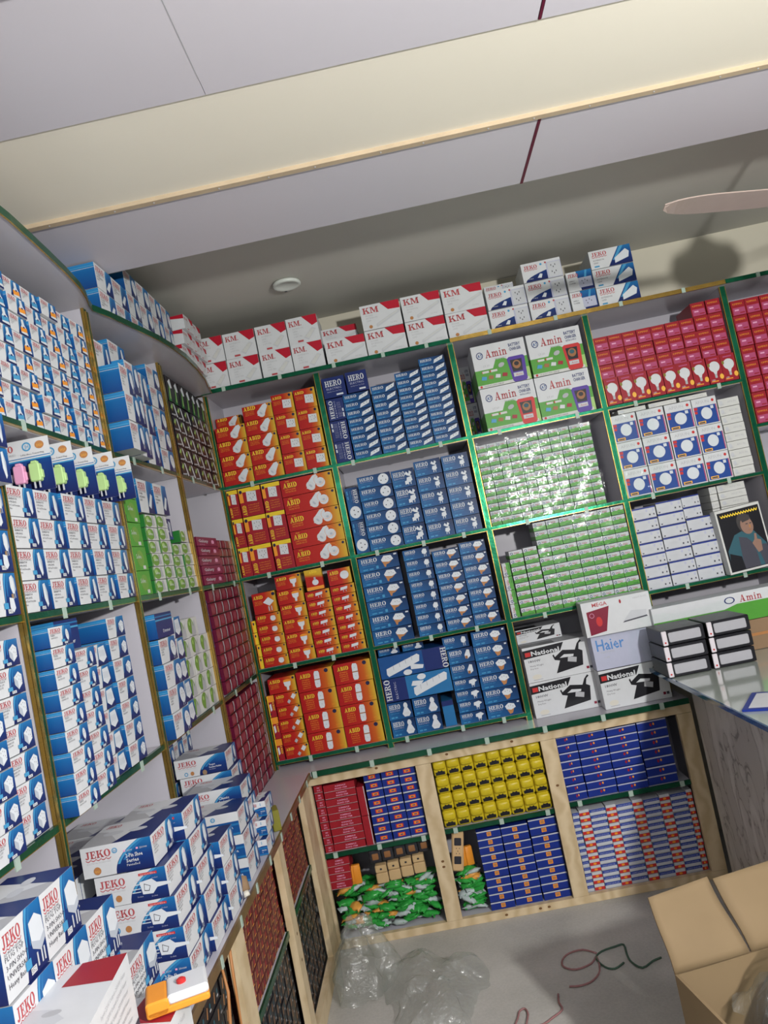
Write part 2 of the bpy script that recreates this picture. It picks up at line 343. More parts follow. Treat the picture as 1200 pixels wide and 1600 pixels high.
def stack(wall, kn, a0, a1, z0, zt, rows, bay, si, front=0.0, d=.16, jit=.004, where=None, desc=None, names=None, gap=.0022):
    """a column of cartons on the back ('B') or left ('L') shelves; a0..a1 is its extent along the wall"""
    if z0 >= .69 and z0 < 2.18:
        for p0, p1 in PANELS[wall]:
            if a0 < p1 and a1 > p0:
                if p1 - a0 < a1 - p0: a0 = p1 + .0005
                else: a1 = p0 - .0005
    K = KIND[kn]; h = (zt - z0) / rows; ds = desc or K['desc']; w = a1 - a0
    for r in range(rows):
        pos = ('bottom' if r == 0 else 'top' if r == rows - 1 else ORD[r + 1] + ' from bottom') if rows > 1 else 'only'
        if rows == 1: lab = f"{ds}, {ORD[si]} from left, {bay}"
        elif rows == 2: lab = f"{'lower' if r == 0 else 'upper'} {ds}, {ORD[si]} stack, {bay}"
        else: lab = f"{ds}, {pos} of {ORD[si]} stack, {bay}"
        if where: lab = f"{ds}, {pos} {where}" if rows > 1 else f"{ds} {where}"
        fr = front + random.uniform(0, jit); rz = random.uniform(-.012, .012); da = random.uniform(-.0006, .0006)
        z = z0 + r * h + .0006
        if wall == 'B': put(kn, (a0 + a1) / 2 + da, fr + d / 2, z, w - gap, d, h - .0018, rz, lab, f"{ds}es in {bay}" if ds.endswith('box') else f"{ds}s in {bay}")
        else: put(kn, -fr - d / 2, (a0 + a1) / 2 + da, z, w - gap, d, h - .0018, PI / 2 + rz, lab, f"{ds}es in {bay}" if ds.endswith('box') else f"{ds}s in {bay}")

# ------------------------------------------------------------------ carton artwork
def small_lines(a, x, y, ws, lh, m):
    for i, t in enumerate(ws): a.txt(t, x, y - i * lh, lh * .62, m)
def logo(a, x, y, w, h):
    a.slab('JEKO', x, y, h, 'jred', w)
    a.wave(x, x + w, y - h * .12, h * .16, h * .09, 'jred', 5)
def jface(w, h, lines, pic, split=.58, lh=None, lx=.06, ly=.56, logo_w=None, code=None, ink='ink', bg='jblue'):
    a = Art(w, h)
    f0 = lambda y: split - .10 + .16 * y * y + .03 * math.sin(y * 5)
    a.curve_region(f0, bg)
    a.curve_region(lambda y: f0(y) + .02, 'cyan', y0=.25, y1=1, fr=lambda y: f0(y) + .02 + .05 * y)
    a.curve_region(lambda y: f0(y) + .10, 'sky', y0=.45, y1=1, fr=lambda y: f0(y) + .10 + .05 * y)
    logo(a, .05, .72, logo_w or (split - .15), .19)
    a.txt('ELECTRICAL ACCESSORIES', .06, .625, .035, ink, w=split - .17)
    lh = lh or .085
    for i, t in enumerate(lines): a.txt(t, lx, ly - .02 - i * lh * 1.25, lh * .8, ink)
    pic(a)
    if code:
        a.rect(split - .12, .16, split + .02, .30, 'cyan'); a.rect(split - .02, .05, split + .12, .15, 'white'); a.txt(code, split - .01, .07, .07, 'ink', w=.11)
    return a
def pic_plug(a, cx=.82, cy=.5, s=1.0):
    a.shape(cx, cy, [(-.13, .28), (.02, .36), (.13, .24), (.16, -.1), (.06, -.24), (-.06, -.22), (-.14, -.02)], 'plug', s)
    a.shape(cx, cy, [(.02, .36), (.13, .24), (.16, -.1), (.06, -.24), (.08, .1)], 'plugsh', s)
    a.shape(cx - .0, cy, [(-.04, -.22), (-.01, -.22), (.0, -.40), (-.03, -.40)], 'lgrey', s); a.shape(cx, cy, [(.05, -.22), (.08, -.22), (.09, -.38), (.06, -.38)], 'lgrey', s)
def pic_round(a, cx=.78, cy=.5, s=1.0):
    a.ell(cx, cy, .20 * s, .30 * s, 'plug', rot=12); a.ell(cx, cy + .05, .13 * s, .17 * s, 'white', rot=12)
    for dx, dy in ((0, .1), (-.06, -.0), (.06, .0)): a.ell(cx + dx * s * a.h / a.w, cy + .05 + dy * s, .018, .022, 'ink', 6)
    for dx in (-.07, .05): a.shape(cx, cy, [(dx, -.26), (dx + .035, -.26), (dx + .04, -.4), (dx + .01, -.4)], 'plugsh', s)
def pic_box(a, cx=.8, cy=.48, s=1.0):
    a.shape(cx, cy, [(-.28, .14), (.06, .32), (.28, .18), (.26, -.16), (-.04, -.34), (-.28, -.14)], 'plug', s)
    a.shape(cx, cy, [(-.28, .14), (-.04, -.04), (-.04, -.34), (-.28, -.14)], 'plugsh', s)
    for dx, dy in ((.03, .16), (.14, .12), (.03, .0), (.14, -.03), (-.1, .12), (.2, -.12)): a.shape(cx, cy, R4(dx, dy, dx + .02, dy + .045), 'ink', s)
def pic_iron(band):
    def f(a):
        a.shape(.76, .5, [(-.20, .40), (.06, .44), (.12, .14), (.34, -.06), (.34, -.40), (-.34, -.40), (-.34, -.1), (-.18, .1)], 'plug')
        a.shape(.76, .5, [(-.34, -.06), (.32, .0), (.34, -.24), (-.34, -.32)], band)
        a.shape(.78, .5, [(-.1, .02), (.06, .04), (.08, -.06), (-.12, -.07)], 'navy')
        a.rect(.90, .1, .96, .2, 'plug')
    return f
def pic_tube(a): a.shape(.8, .5, [(-.10, .36), (.05, .4), (.16, .1), (.14, -.3), (.04, -.4), (-.1, -.1)], 'plug'); a.shape(.8, .5, [(.05, .4), (.16, .1), (.14, -.3), (.06, .0)], 'plugsh')
def jblue_side(w, h, t1='', t2=''):
    a = Art(w, h); a.rect(0, 0, 1, 1, 'jside'); a.curve_region(lambda y: 0, 'cyan', y0=.86, y1=.9, n=2); a.curve_region(lambda y: .0, 'lgrey', y0=.80, y1=.815, n=2)
    if t1: a.txt(t1, .30, .48, .10, 'plug', bold=.01, rot=-3)
    if t2: a.txt(t2, .12, .3, .12, 'orange', bold=.02, rot=4, shear=.2)
    a.txt('JH', .08, .12, .08, 'plug'); return a
def topart(w, d):
    a = Art(w, d); a.poly([(0, 0), (.55, 0), (.2, .6), (0, .7)], 'pgrey'); a.curve_region(lambda y: .45 + .3 * y, 'navy', n=6); a.ell(.3, .5, .16, .1, 'lgrey'); a.ell(.66, .5, .15, .09, 'lgrey'); a.slab('JEKO', .08, .78, .12, 'jred', .22); return a
# left wall
for nm, band in (('iron_o', 'orange'), ('iron_b', 'cyan')):
    kind(nm, 'jug_iron_box', .078, .12, .041, 'white', jface(.078, .041, ['AUTO IRON', 'SOCKET', '240V'], pic_iron(band), .55, .08), side=jblue_side(.12, .041), desc='small white blue box with ' + ('orange' if band == 'orange' else 'blue') + ' picture')
kind('gen', 'generator_plug_box', .108, .12, .058, 'white', jface(.108, .058, ['GENERATOR', '2-PIN SHOE', 'Hi-Tech Porcelain', 'Base'], pic_tube, .62, .085, code='343'), side=jblue_side(.12, .058), desc='white generator plug box')
kind('crystal', 'crystal_plug_box', .10, .12, .074, 'white', jface(.10, .074, ['CRYSTAL', 'MALE', 'FEMALE', '2-PIN'], lambda a: (pic_plug(a, .86, .68, .75), a.shape(.76, .26, [(-.1, .16), (.08, .14), (.12, -.1), (.0, -.2), (-.12, -.08)], 'plug'), a.shape(.8, .45, R4(-.04, -.05, .06, .05), 'card')), .60, .085, code='342'), side=jblue_side(.12, .074), desc='white crystal plug box')
kind('ext', 'extension_box_carton', .10, .12, .046, 'white', jface(.10, .046, ['EXTENSION BOX', 'CORDLESS 2TY', 'HEAVY DUTY'], pic_box, .56, .085, code='96'), side=jblue_side(.12, .046), desc='white extension socket carton')
kind('uni', 'universal_plug_box', .11, .14, .036, 'white', jface(.11, .036, ['UNIVERSAL', '3-PIN SHOE GOLD'], pic_round, .62, .10, code='330'), side=jblue_side(.14, .036, 'one Gold'), desc='white universal plug box')
kind('dimmer', 'dimmer_box', .09, .12, .062, 'navy', Art(.09, .062).rect(0, .7, 1, .76, 'cyan').txt('Dimmer', .35, .2, .14, 'plug', bold=.01).curve_region(lambda y: 0, 'sky', y0=.85, y1=.9, n=1), side=jblue_side(.12, .062), desc='dark blue dimmer box')
kind('vent', 'vented_adapter_box', .06, .12, .046, 'white', jface(.06, .046, ['TWO', 'WAY'], lambda a: (a.shape(.7, .5, [(-.25, .35), (.2, .4), (.3, -.2), (.0, -.4), (-.28, -.2)], 'plug'), [a.shape(.7, .5, R4(-.18 + .1 * k, -.1, -.15 + .1 * k, .2), 'plugsh') for k in range(4)]), .5, .09), side=jblue_side(.12, .046), desc='narrow blue adapter box')
kind('univ4', 'multi_plug_box', .09, .12, .046, 'white', jface(.09, .046, ['MULTI', 'PIN SHOE'], pic_box, .55, .10), side=jblue_side(.12, .046), desc='white multi plug box')
kind('goldplug', 'gold_plug_carton', .105, .12, .078, 'white', jface(.105, .078, ['LONG LIFE', '2-PIN', 'SHOE', 'GOLD'], lambda a: pic_plug(a, .8, .52, 1.05), .60, .08), side=jblue_side(.12, .078, 'Long Life', 'Gold Plus'), desc='tall blue sided plug carton')
kind('socketc', 'socket_carton', .10, .12, .066, 'white', jface(.10, .066, ['CLASSIC', '3-PIN', 'SHOE'], lambda a: pic_round(a, .8, .5, 1.15), .58, .085), side=jblue_side(.12, .066), desc='white plug carton')
kind('jflat', 'bulb_holder_carton', .12, .12, .06, 'white', jface(.12, .06, ['PENDENT', 'HOLDER'], pic_tube, .6, .09), side=jblue_side(.12, .06), desc='white blue holder carton')
a = Art(.078, .067); a.poly([(.05, .55), (.3, .9), (.42, .8), (.3, .45)], 'lgreen').poly([(.1, .5), (.36, .62), (.30, .36)], 'olive').poly([(.48, .96), (.66, .9), (.95, .12), (.80, .05)], 'plug').poly([(.05, .06), (.7, .16), (.66, .24), (.08, .14)], 'pgrey').txt('SOCKET', .08, .08, .12, 'lgrey').ell(.24, .66, .10, .14, 'lgreen')
kind('blk', 'black_socket_box', .078, .10, .067, 'black', a, desc='small black socket box')
a = Art(.068, .09); a.poly([(.05, 0), (.45, .75), (.6, .72), (.5, 0)], 'dgreen').poly([(.3, .1), (.42, .6), (.5, .58), (.46, .1)], 'lgreen').poly([(.3, .78), (.7, .95), (.9, .6), (.6, .55)], 'plug')
kind('grntop', 'green_holder_box', .068, .10, .09, 'black', a, desc='upright green black box')
a = Art(.11, .031); a.txt('Galaxy', .10, .42, .34, 'plug', bold=.01, w=.45).ell(.78, .5, .26, .24, 'pinkplug').rect(.66, .25, .92, .32, 'pink').txt('LED BULB', .12, .12, .14, 'pinkplug')
kind('galaxy', 'bulb_carton', .11, .10, .031, 'galaxy', front=a, side=Art(.10, .031).rect(0, 0, 1, 1, 'maroon2'), desc='dark pink bulb carton')
P('rose', (.26, .05, .08), .4)
a = Art(.09, .044); a.rect(0, .06, .60, .94, 'maroon').ell(.28, .52, .55, .34, 'rose', 12).poly([(.66, .98), (.80, .9), (.84, .5), (.74, .04), (.66, .06), (.74, .5)], 'lgrey').poly([(.84, .9), (1, .95), (1, .1), (.84, .1)], 'maroon').rect(0, 0, 1, .06, 'black')  # black bottom band paints the shadow line under each box
kind('mar', 'maroon_bulb_box', .09, .10, .044, 'maroon2', a, desc='small maroon bulb box')
a = Art(.076, .052); a.txt('02', .12, .35, .45, 'plug', bold=.02).poly([(.6, .9), (.9, .8), (.8, .1), (.62, .2)], 'plugsh').rect(.0, .0, 1, .12, 'blue')
kind('two', 'navy_number_box', .076, .12, .052, 'navy', a, side=Art(.12, .052).rect(0, 0, 1, .9, 'lav'), desc='navy numbered box')
a = Art(.11, .034); a.ell(.36, .48, 1.0, .46, 'applegreen').ell(.28, .62, .4, .2, 'lgreen').txt('Solve', .2, .40, .26, 'plug', w=.34, bold=.01).poly([(.62, .9), (.74, .95), (.84, .2), (.62, .1)], 'pgrey').rect(.0, .0, .08, 1, 'green')
kind('bulbg', 'green_bulb_box', .11, .10, .034, 'offwhite', a, side=Art(.10, .034).rect(0, 0, 1, 1, 'dgreen'), desc='small green bulb box')
kind('biggrn', 'green_carton', .09, .12, .06, 'green', Art(.09, .06).ell(.5, .5, .4, .35, 'applegreen').rect(.6, .05, .8, .2, 'offwhite').txt('Solve', .2, .5, .2, 'plug'), side=Art(.12, .06).rect(0, 0, 1, .3, 'dgreen').txt('Solve', .2, .5, .2, 'lgreen').rect(.6, .05, .72, .2, 'offwhite'), desc='plain green carton')
kind('jpair', 'slim_plug_carton', .124, .12, .095, 'white', jface(.124, .095, ['POWER', 'EXTENSION', 'LEAD'], lambda a: a.shape(.74, .42, [(-.2, -.2), (.1, .2), (.24, .14), (.0, -.28)], 'plug'), .64, .08), side=jblue_side(.12, .095), desc='upright white lead carton')
a = Art(.095, .056); a.ell(.28, .55, .52, .44, 'applegreen').poly([(.28, .0), (.46, .95), (.52, .5), (.72, .85), (.74, .1), (.6, 0)], 'pgrey').ell(.18, .7, .12, .12, 'lgreen')
kind('gw', 'white_green_box', .095, .10, .056, 'offwhite', a, desc='white green bulb box')
kind('jsm', 'small_plug_box', .065, .10, .05, 'white', jface(.065, .05, ['2-PIN', 'SHOE'], pic_plug, .56, .10), side=jblue_side(.1, .05), desc='small white plug box')
# red shelves
def pic_bell(a, cx=.66, cy=.5, s=1.0):
    a.shape(cx, cy, [(-.30, -.22), (-.16, .12), (.08, .36), (.26, .40), (.34, .24), (.22, .02), (.06, -.30)], 'plug', s); a.ell(cx - .07 * a.h / a.w * 1.4, cy - .14, .24 * s, .20 * s, 'white', rot=-50); a.ell(cx - .07 * a.h / a.w * 1.4, cy - .14, .10 * s, .05 * s, 'plugsh', rot=-50)
def abid(w, h, lw=.34, lh=.22, lx=.05, ly=.70, lines=('UNIQUE QUALITY', 'ORIGINAL', 'HEAVY DUTY'), pic=None, ns=.07, disc=(.93, .86, .08)):
    a = Art(w, h); a.slab('ABID', lx, ly, lh, 'abidy', lw, shadow='maroon')
    for i, t in enumerate(lines): a.txt(t, lx + .02, ly - .14 - i * ns * 1.5, ns, 'orange', w=lw * .8)
    if disc: a.ell(disc[0], disc[1], disc[2], disc[2], 'disc', 12)
    if pic: pic(a)
    return a
def plate(a, cx, cy, s, dots=6):
    a.shape(cx, cy, [(-.5, -.42), (.46, -.5), (.5, .42), (-.46, .5)], 'white', s)
    for dx, dy in ((-.25, .2), (.0, .26), (.25, .2), (-.15, -.15), (.15, -.12), (.32, .02), (0, -.3))[:dots]: a.shape(cx, cy, R4(dx - .025, dy - .05, dx + .025, dy + .05), 'ink', s)
kind('holder', 'lamp_holder_box', .122, .12, .059, 'abid', abid(.122, .059, .40, .27, pic=lambda a: pic_bell(a, s=1.22)), desc='red lamp holder box')
kind('sock', 'wall_socket_box', .09, .12, .08, 'abid', abid(.09, .08, .44, .14, .05, .76, pic=lambda a: plate(a, .68, .46, .46), ns=.05, disc=(.86, .88, .07)), desc='red wall socket box')
a = Art(.095, .115); a.rect(0, .86, 1, 1, 'yellow').rect(0, .5, .18, .86, 'orange'); plate(a, .56, .68, .38, 7); a.slab('ABID', .24, .05, .15, 'abidy', .42, rot=90).ell(.1, .88, .06, .06, 'disc', 10)
for i in range(4): a.txt(['5 PIN MULTI', 'SOCKET', 'WITH SWITCH', 'HEAVY DUTY'][i], .34, .36 - i * .08, .04, 'orange', w=.5)
kind('tall', 'multi_socket_box', .095, .12, .115, 'redcard', a, desc='tall red multi socket box')
def pic_twin(a):
    pic_bell(a, .60, .50, 1.2); a.ell(.76, .46, .28, .29, 'plug'); a.ell(.76, .46, .18, .19, 'white'); a.ell(.76, .46, .08, .07, 'plugsh')
    a.ell(.74, .62, .30, .30, 'orange', 16, inner=.95)
a = abid(.214, .069, .26, .30, .05, .50, ('LAMP HOLDER', 'WATER PROOF'), pic_twin, .09, (.95, .86, .08)); a.txt('REGAL', .10, .86, .06, 'abidy')
kind('twin', 'waterproof_holder_box', .214, .14, .069, 'abid', a, desc='wide red waterproof holder box')
kind('cap', 'batten_cap_box', .103, .12, .044, 'abid', abid(.103, .044, .36, .30, .06, .55, ('PLUG', 'ORIGINAL'), lambda a: (a.ell(.70, .46, .26, .24, 'plug'), a.ell(.70, .62, .24, .12, 'white')), .09), desc='small red cap box')
kind('multi', 'multi_plug_carton', .095, .12, .088, 'abid', abid(.095, .088, .42, .16, .05, .72, pic=lambda a: (a.shape(.68, .52, [(-.26, .0), (.02, .22), (.26, .0), (.02, -.2)], 'plug'), a.shape(.68, .5, R4(-.05, -.42, .0, -.2), 'plugsh'), a.shape(.68, .5, R4(.08, -.42, .12, -.2), 'plugsh')), ns=.05), desc='square red multi plug box')
kind('adapt', 'adapter_box', .106, .12, .059, 'abid', abid(.106, .059, .40, .22, .05, .68, pic=lambda a: (a.ell(.70, .72, .26, .10, 'orange'), a.shape(.70, .5, [(-.24, .16), (.24, .16), (.2, -.08), (.08, -.18), (.06, -.4), (-.08, -.4), (-.08, -.18), (-.2, -.08)], 'plug'))), desc='red adapter box')
kind('thin', 'slim_plug_box', .099, .12, .037, 'abid', abid(.099, .037, .26, .26, .08, .48, ('2 PIN',), lambda a: (a.shape(.56, .56, [(-.42, -.16), (.36, -.06), (.42, .24), (-.36, .16)], 'plug'), a.shape(.56, .4, R4(-.12, -.22, -.06, 0), 'plugsh'), a.shape(.56, .4, R4(.18, -.2, .24, .02), 'plugsh')), .12, (.88, .68, .12)), desc='slim red plug box')
kind('capb', 'cube_cap_box', .092, .12, .062, 'abid', abid(.092, .062, .40, .22, .08, .66, pic=lambda a: (a.ell(.72, .55, .28, .26, 'plug'), a.ell(.72, .68, .24, .12, 'white')), disc=None), desc='red cap box')
kind('hang', 'hanging_bulb_box', .07, .03, .099, 'abidt', Art(.07, .099).rect(0, 0, 1, .16, 'orange').slab('ABID', .28, .82, .10, 'abidy', .45).ell(.55, .36, .13, .14, 'plug').shape(.55, .55, R4(-.04, -.08, .04, .06), 'pgrey'), desc='upright red bulb box')
kind('lampb', 'angle_holder_box', .098, .12, .053, 'abid', abid(.098, .053, .34, .22, .05, .64, pic=lambda a: (a.shape(.72, .5, [(-.1, .1), (.12, .38), (.34, .2), (.12, -.1)], 'plug'), a.shape(.60, .36, [(-.2, -.1), (-.05, .1), (.1, -.05), (-.06, -.26)], 'pgrey'))), desc='red angle holder box')
def pic_pill(a):
    a.shape(.56, .5, [(-.10, -.40), (.08, -.40), (.13, -.30), (.15, .3), (.11, .40), (-.06, .42), (-.12, .3), (-.14, -.28)], 'plug'); a.shape(.56, .5, R4(-.14, -.03, .15, .02), 'brownink'); a.ell(.56, .7, .02, .03, 'plugsh', 6); a.ell(.56, .3, .02, .03, 'plugsh', 6)
a = abid(.146, .081, .30, .20, .10, .66, (), pic_pill, .06, (.84, .86, .10))
for i, t in enumerate(['SPEED', 'MALE', 'FEMALE', 'CONNECTOR', 'HEAVY DUTY']): a.txt(t, .14, .54 - i * .10, .06, 'orange', w=.22)
a.txt('220V', .82, .16, .06, 'orange')
kind('bigab', 'connector_carton', .146, .14, .081, 'abid', a, desc='large red connector carton')
a0 = Art(.087, .054); a0.rect(0, 0, 1, 1, 'orange').rect(.3, 0, 1, 1, 'redcard').rect(0, .0, 1, .12, 'yellow').slab('ABID', .30, .66, .22, 'abidy', .40).shape(.55, .36, [(-.3, .1), (.2, .16), (.3, -.1), (-.2, -.16)], 'plug').ell(.85, .2, .09, .09, 'disc', 8)
kind('tallr', 'turned_plug_box', .054, .12, .087, 'redcard', a0.turned(False), desc='turned red plug box')
kind('yelside', 'yellow_sided_box', .03, .12, .05, 'yellow', Art(.03, .05).ell(.5, .75, .12, .12, 'disc', 8).rect(0, 0, .3, 1, 'orange'), desc='yellow sided red box')
# blue shelves
def hero(w, h, pic=None, lw=.42, lh=.28, lx=.07, ly=.60, small=True):
    a = Art(w, h); a.slab('HERO', lx, ly, lh, 'white', lw)
    if small:
        a.txt('ELECTRIC', lx + .02, ly - .12, .07, 'lav', w=lw * .9); a.txt('HEAVY DUTY 250V', lx + .02, ly - .26, .06, 'cyan', w=lw * .8)
    a.rect(lx + .02, .10, lx + .14, .18, 'cyan'); a.rect(lx + .18, .10, lx + .28, .18, 'cyan')
    if pic: pic(a)
    return a
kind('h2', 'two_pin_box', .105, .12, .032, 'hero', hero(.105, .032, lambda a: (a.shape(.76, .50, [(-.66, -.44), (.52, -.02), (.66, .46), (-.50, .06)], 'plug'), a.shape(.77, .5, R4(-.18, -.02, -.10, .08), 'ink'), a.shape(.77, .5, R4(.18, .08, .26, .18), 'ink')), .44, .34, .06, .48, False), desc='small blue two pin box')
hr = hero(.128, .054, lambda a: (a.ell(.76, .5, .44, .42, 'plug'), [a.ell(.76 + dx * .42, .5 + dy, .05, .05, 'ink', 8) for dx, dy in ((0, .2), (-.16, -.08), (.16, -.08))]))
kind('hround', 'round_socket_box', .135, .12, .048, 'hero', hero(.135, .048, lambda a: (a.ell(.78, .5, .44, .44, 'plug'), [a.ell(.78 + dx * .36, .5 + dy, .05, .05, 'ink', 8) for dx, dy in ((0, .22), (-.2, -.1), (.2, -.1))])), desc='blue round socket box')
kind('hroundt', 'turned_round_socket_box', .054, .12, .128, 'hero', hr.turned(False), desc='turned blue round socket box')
he = Art(.084, .083); he.slab('HERO', .08, .64, .24, 'white', .84).txt('ELECTRIC', .10, .48, .08, 'lav', w=.78)
for i in range(3): he.txt('Quality You Can Trust', .12, .36 - i * .08, .045, 'lav', w=.7)
he.rect(.1, .06, .3, .14, 'plug'); he.rect(.36, .06, .5, .14, 'plug')
kind('helec', 'electric_packet', .105, .12, .077, 'navy', he if False else (lambda q: q)(Art(.105, .077).slab('HERO', .12, .56, .28, 'white', .74).txt('ELECTRIC', .16, .40, .10, 'lav', w=.66).txt('Quality You Can Trust', .16, .28, .05, 'lav', w=.66).rect(.55, .08, .85, .16, 'plug')), desc='upright navy packet')
kind('helect', 'turned_electric_box', .083, .12, .084, 'navy', he.turned(False), desc='turned navy box')
kind('helect2', 'turned_electric_box', .083, .12, .084, 'navy', he.turned(True), desc='turned navy box')
def pic_hex(a):
    c = (.74, .5); a.shape(*c, [(-.12, .0), (.14, .04), (.18, -.18), (.0, -.28), (-.16, -.2)], 'plug'); a.shape(*c, [(-.05, .1), (-.2, .2), (-.1, .34), (.02, .2), (.08, .36), (.2, .26), (.1, .12), (.2, .02)], 'plug')
    for dx in (-.08, .06): a.shape(*c, [(dx, -.2), (dx + .04, -.2), (dx + .02, -.4), (dx - .02, -.4)], 'plug')
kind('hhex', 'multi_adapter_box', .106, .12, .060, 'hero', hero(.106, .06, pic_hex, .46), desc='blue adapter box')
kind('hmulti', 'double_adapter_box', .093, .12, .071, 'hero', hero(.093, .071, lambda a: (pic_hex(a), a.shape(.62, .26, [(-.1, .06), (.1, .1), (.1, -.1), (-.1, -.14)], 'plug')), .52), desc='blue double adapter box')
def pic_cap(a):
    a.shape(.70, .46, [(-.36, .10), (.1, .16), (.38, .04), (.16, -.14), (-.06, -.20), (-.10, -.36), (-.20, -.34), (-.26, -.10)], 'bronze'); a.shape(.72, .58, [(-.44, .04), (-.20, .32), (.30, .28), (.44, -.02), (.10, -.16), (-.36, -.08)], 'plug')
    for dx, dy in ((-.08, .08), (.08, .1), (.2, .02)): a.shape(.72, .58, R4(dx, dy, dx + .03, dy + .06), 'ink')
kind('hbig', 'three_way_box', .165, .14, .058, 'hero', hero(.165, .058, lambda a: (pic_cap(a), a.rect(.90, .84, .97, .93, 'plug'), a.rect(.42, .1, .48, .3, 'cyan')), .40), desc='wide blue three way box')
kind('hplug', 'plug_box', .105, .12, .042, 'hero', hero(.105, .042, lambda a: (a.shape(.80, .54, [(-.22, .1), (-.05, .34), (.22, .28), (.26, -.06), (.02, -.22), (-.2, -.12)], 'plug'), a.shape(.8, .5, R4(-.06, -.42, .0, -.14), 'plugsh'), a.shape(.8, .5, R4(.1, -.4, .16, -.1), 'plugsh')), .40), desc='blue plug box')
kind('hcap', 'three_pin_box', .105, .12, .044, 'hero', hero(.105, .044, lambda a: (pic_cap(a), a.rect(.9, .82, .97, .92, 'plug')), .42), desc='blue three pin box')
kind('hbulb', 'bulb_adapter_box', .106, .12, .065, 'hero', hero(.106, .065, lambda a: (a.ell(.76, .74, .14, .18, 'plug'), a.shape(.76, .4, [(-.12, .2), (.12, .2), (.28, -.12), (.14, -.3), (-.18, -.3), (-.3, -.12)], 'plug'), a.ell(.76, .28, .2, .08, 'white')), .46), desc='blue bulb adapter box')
def hstrip(flip):
    a = Art(.266, .086); r = 12
    if flip: a.rect(.0, 0, .34, 1, 'navy')
    else: a.rect(.66, 0, 1, 1, 'navy')
    x = .70 if flip else .36
    a.shape(x, .55, [(-.9, -.40), (-.82, -.52), (.80, -.02), (.86, .28), (.74, .36), (-.88, -.12)], 'plug', .92); a.shape(x, .48, [(-.9, .06), (-.5, .0), (-.3, .2), (-.8, .26)] if flip else [(.3, -.26), (.84, -.30), (.9, -.14), (.3, -.0)], 'plug')
    a.ell(x + (-.12 if flip else .04), .86 if flip else .12, .2, .13, 'plug')
    for k in range(4): a.shape(x, .55, R4(-.5 + k * .3, -.22 + k * .1, -.47 + k * .3, -.02 + k * .1), 'plugsh')
    if flip: a.slab('HERO', .10, .06, .26, 'white', .30, rot=90); a.txt('ELECTRIC', .19, .10, .1, 'lav', rot=90, w=.24)
    else: a.slab('HERO', .93, .94, .26, 'white', .30, rot=-90)
    return a
kind('hstrip', 'power_strip_carton', .266, .14, .086, 'blue', hstrip(False), desc='long blue power strip carton')
kind('hstripf', 'power_strip_carton', .266, .14, .086, 'sky', hstrip(True), desc='long blue power strip carton')
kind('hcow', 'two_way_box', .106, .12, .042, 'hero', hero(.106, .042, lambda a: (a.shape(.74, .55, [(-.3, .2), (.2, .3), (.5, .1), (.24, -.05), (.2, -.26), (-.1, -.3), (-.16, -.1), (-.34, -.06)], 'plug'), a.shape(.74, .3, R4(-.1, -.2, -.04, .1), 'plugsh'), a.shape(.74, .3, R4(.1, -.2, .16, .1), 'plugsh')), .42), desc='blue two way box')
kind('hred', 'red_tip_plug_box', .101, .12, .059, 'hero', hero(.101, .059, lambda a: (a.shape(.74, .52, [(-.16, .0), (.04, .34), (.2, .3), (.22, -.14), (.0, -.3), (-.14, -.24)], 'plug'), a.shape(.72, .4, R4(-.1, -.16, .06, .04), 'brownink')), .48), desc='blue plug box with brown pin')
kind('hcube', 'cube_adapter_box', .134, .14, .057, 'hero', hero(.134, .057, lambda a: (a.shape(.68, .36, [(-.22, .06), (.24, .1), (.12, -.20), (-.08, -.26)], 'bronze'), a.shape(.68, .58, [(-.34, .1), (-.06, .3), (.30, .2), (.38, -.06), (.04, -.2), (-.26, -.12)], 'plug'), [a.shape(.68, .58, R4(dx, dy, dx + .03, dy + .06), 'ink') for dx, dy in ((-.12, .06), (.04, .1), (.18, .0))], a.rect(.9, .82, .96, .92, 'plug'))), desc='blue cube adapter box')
kind('hside', 'blue_carton', .04, .12, .087, 'sky', Art(.04, .087).rect(0, .8, 1, 1, 'navy'), desc='narrow plain blue carton')
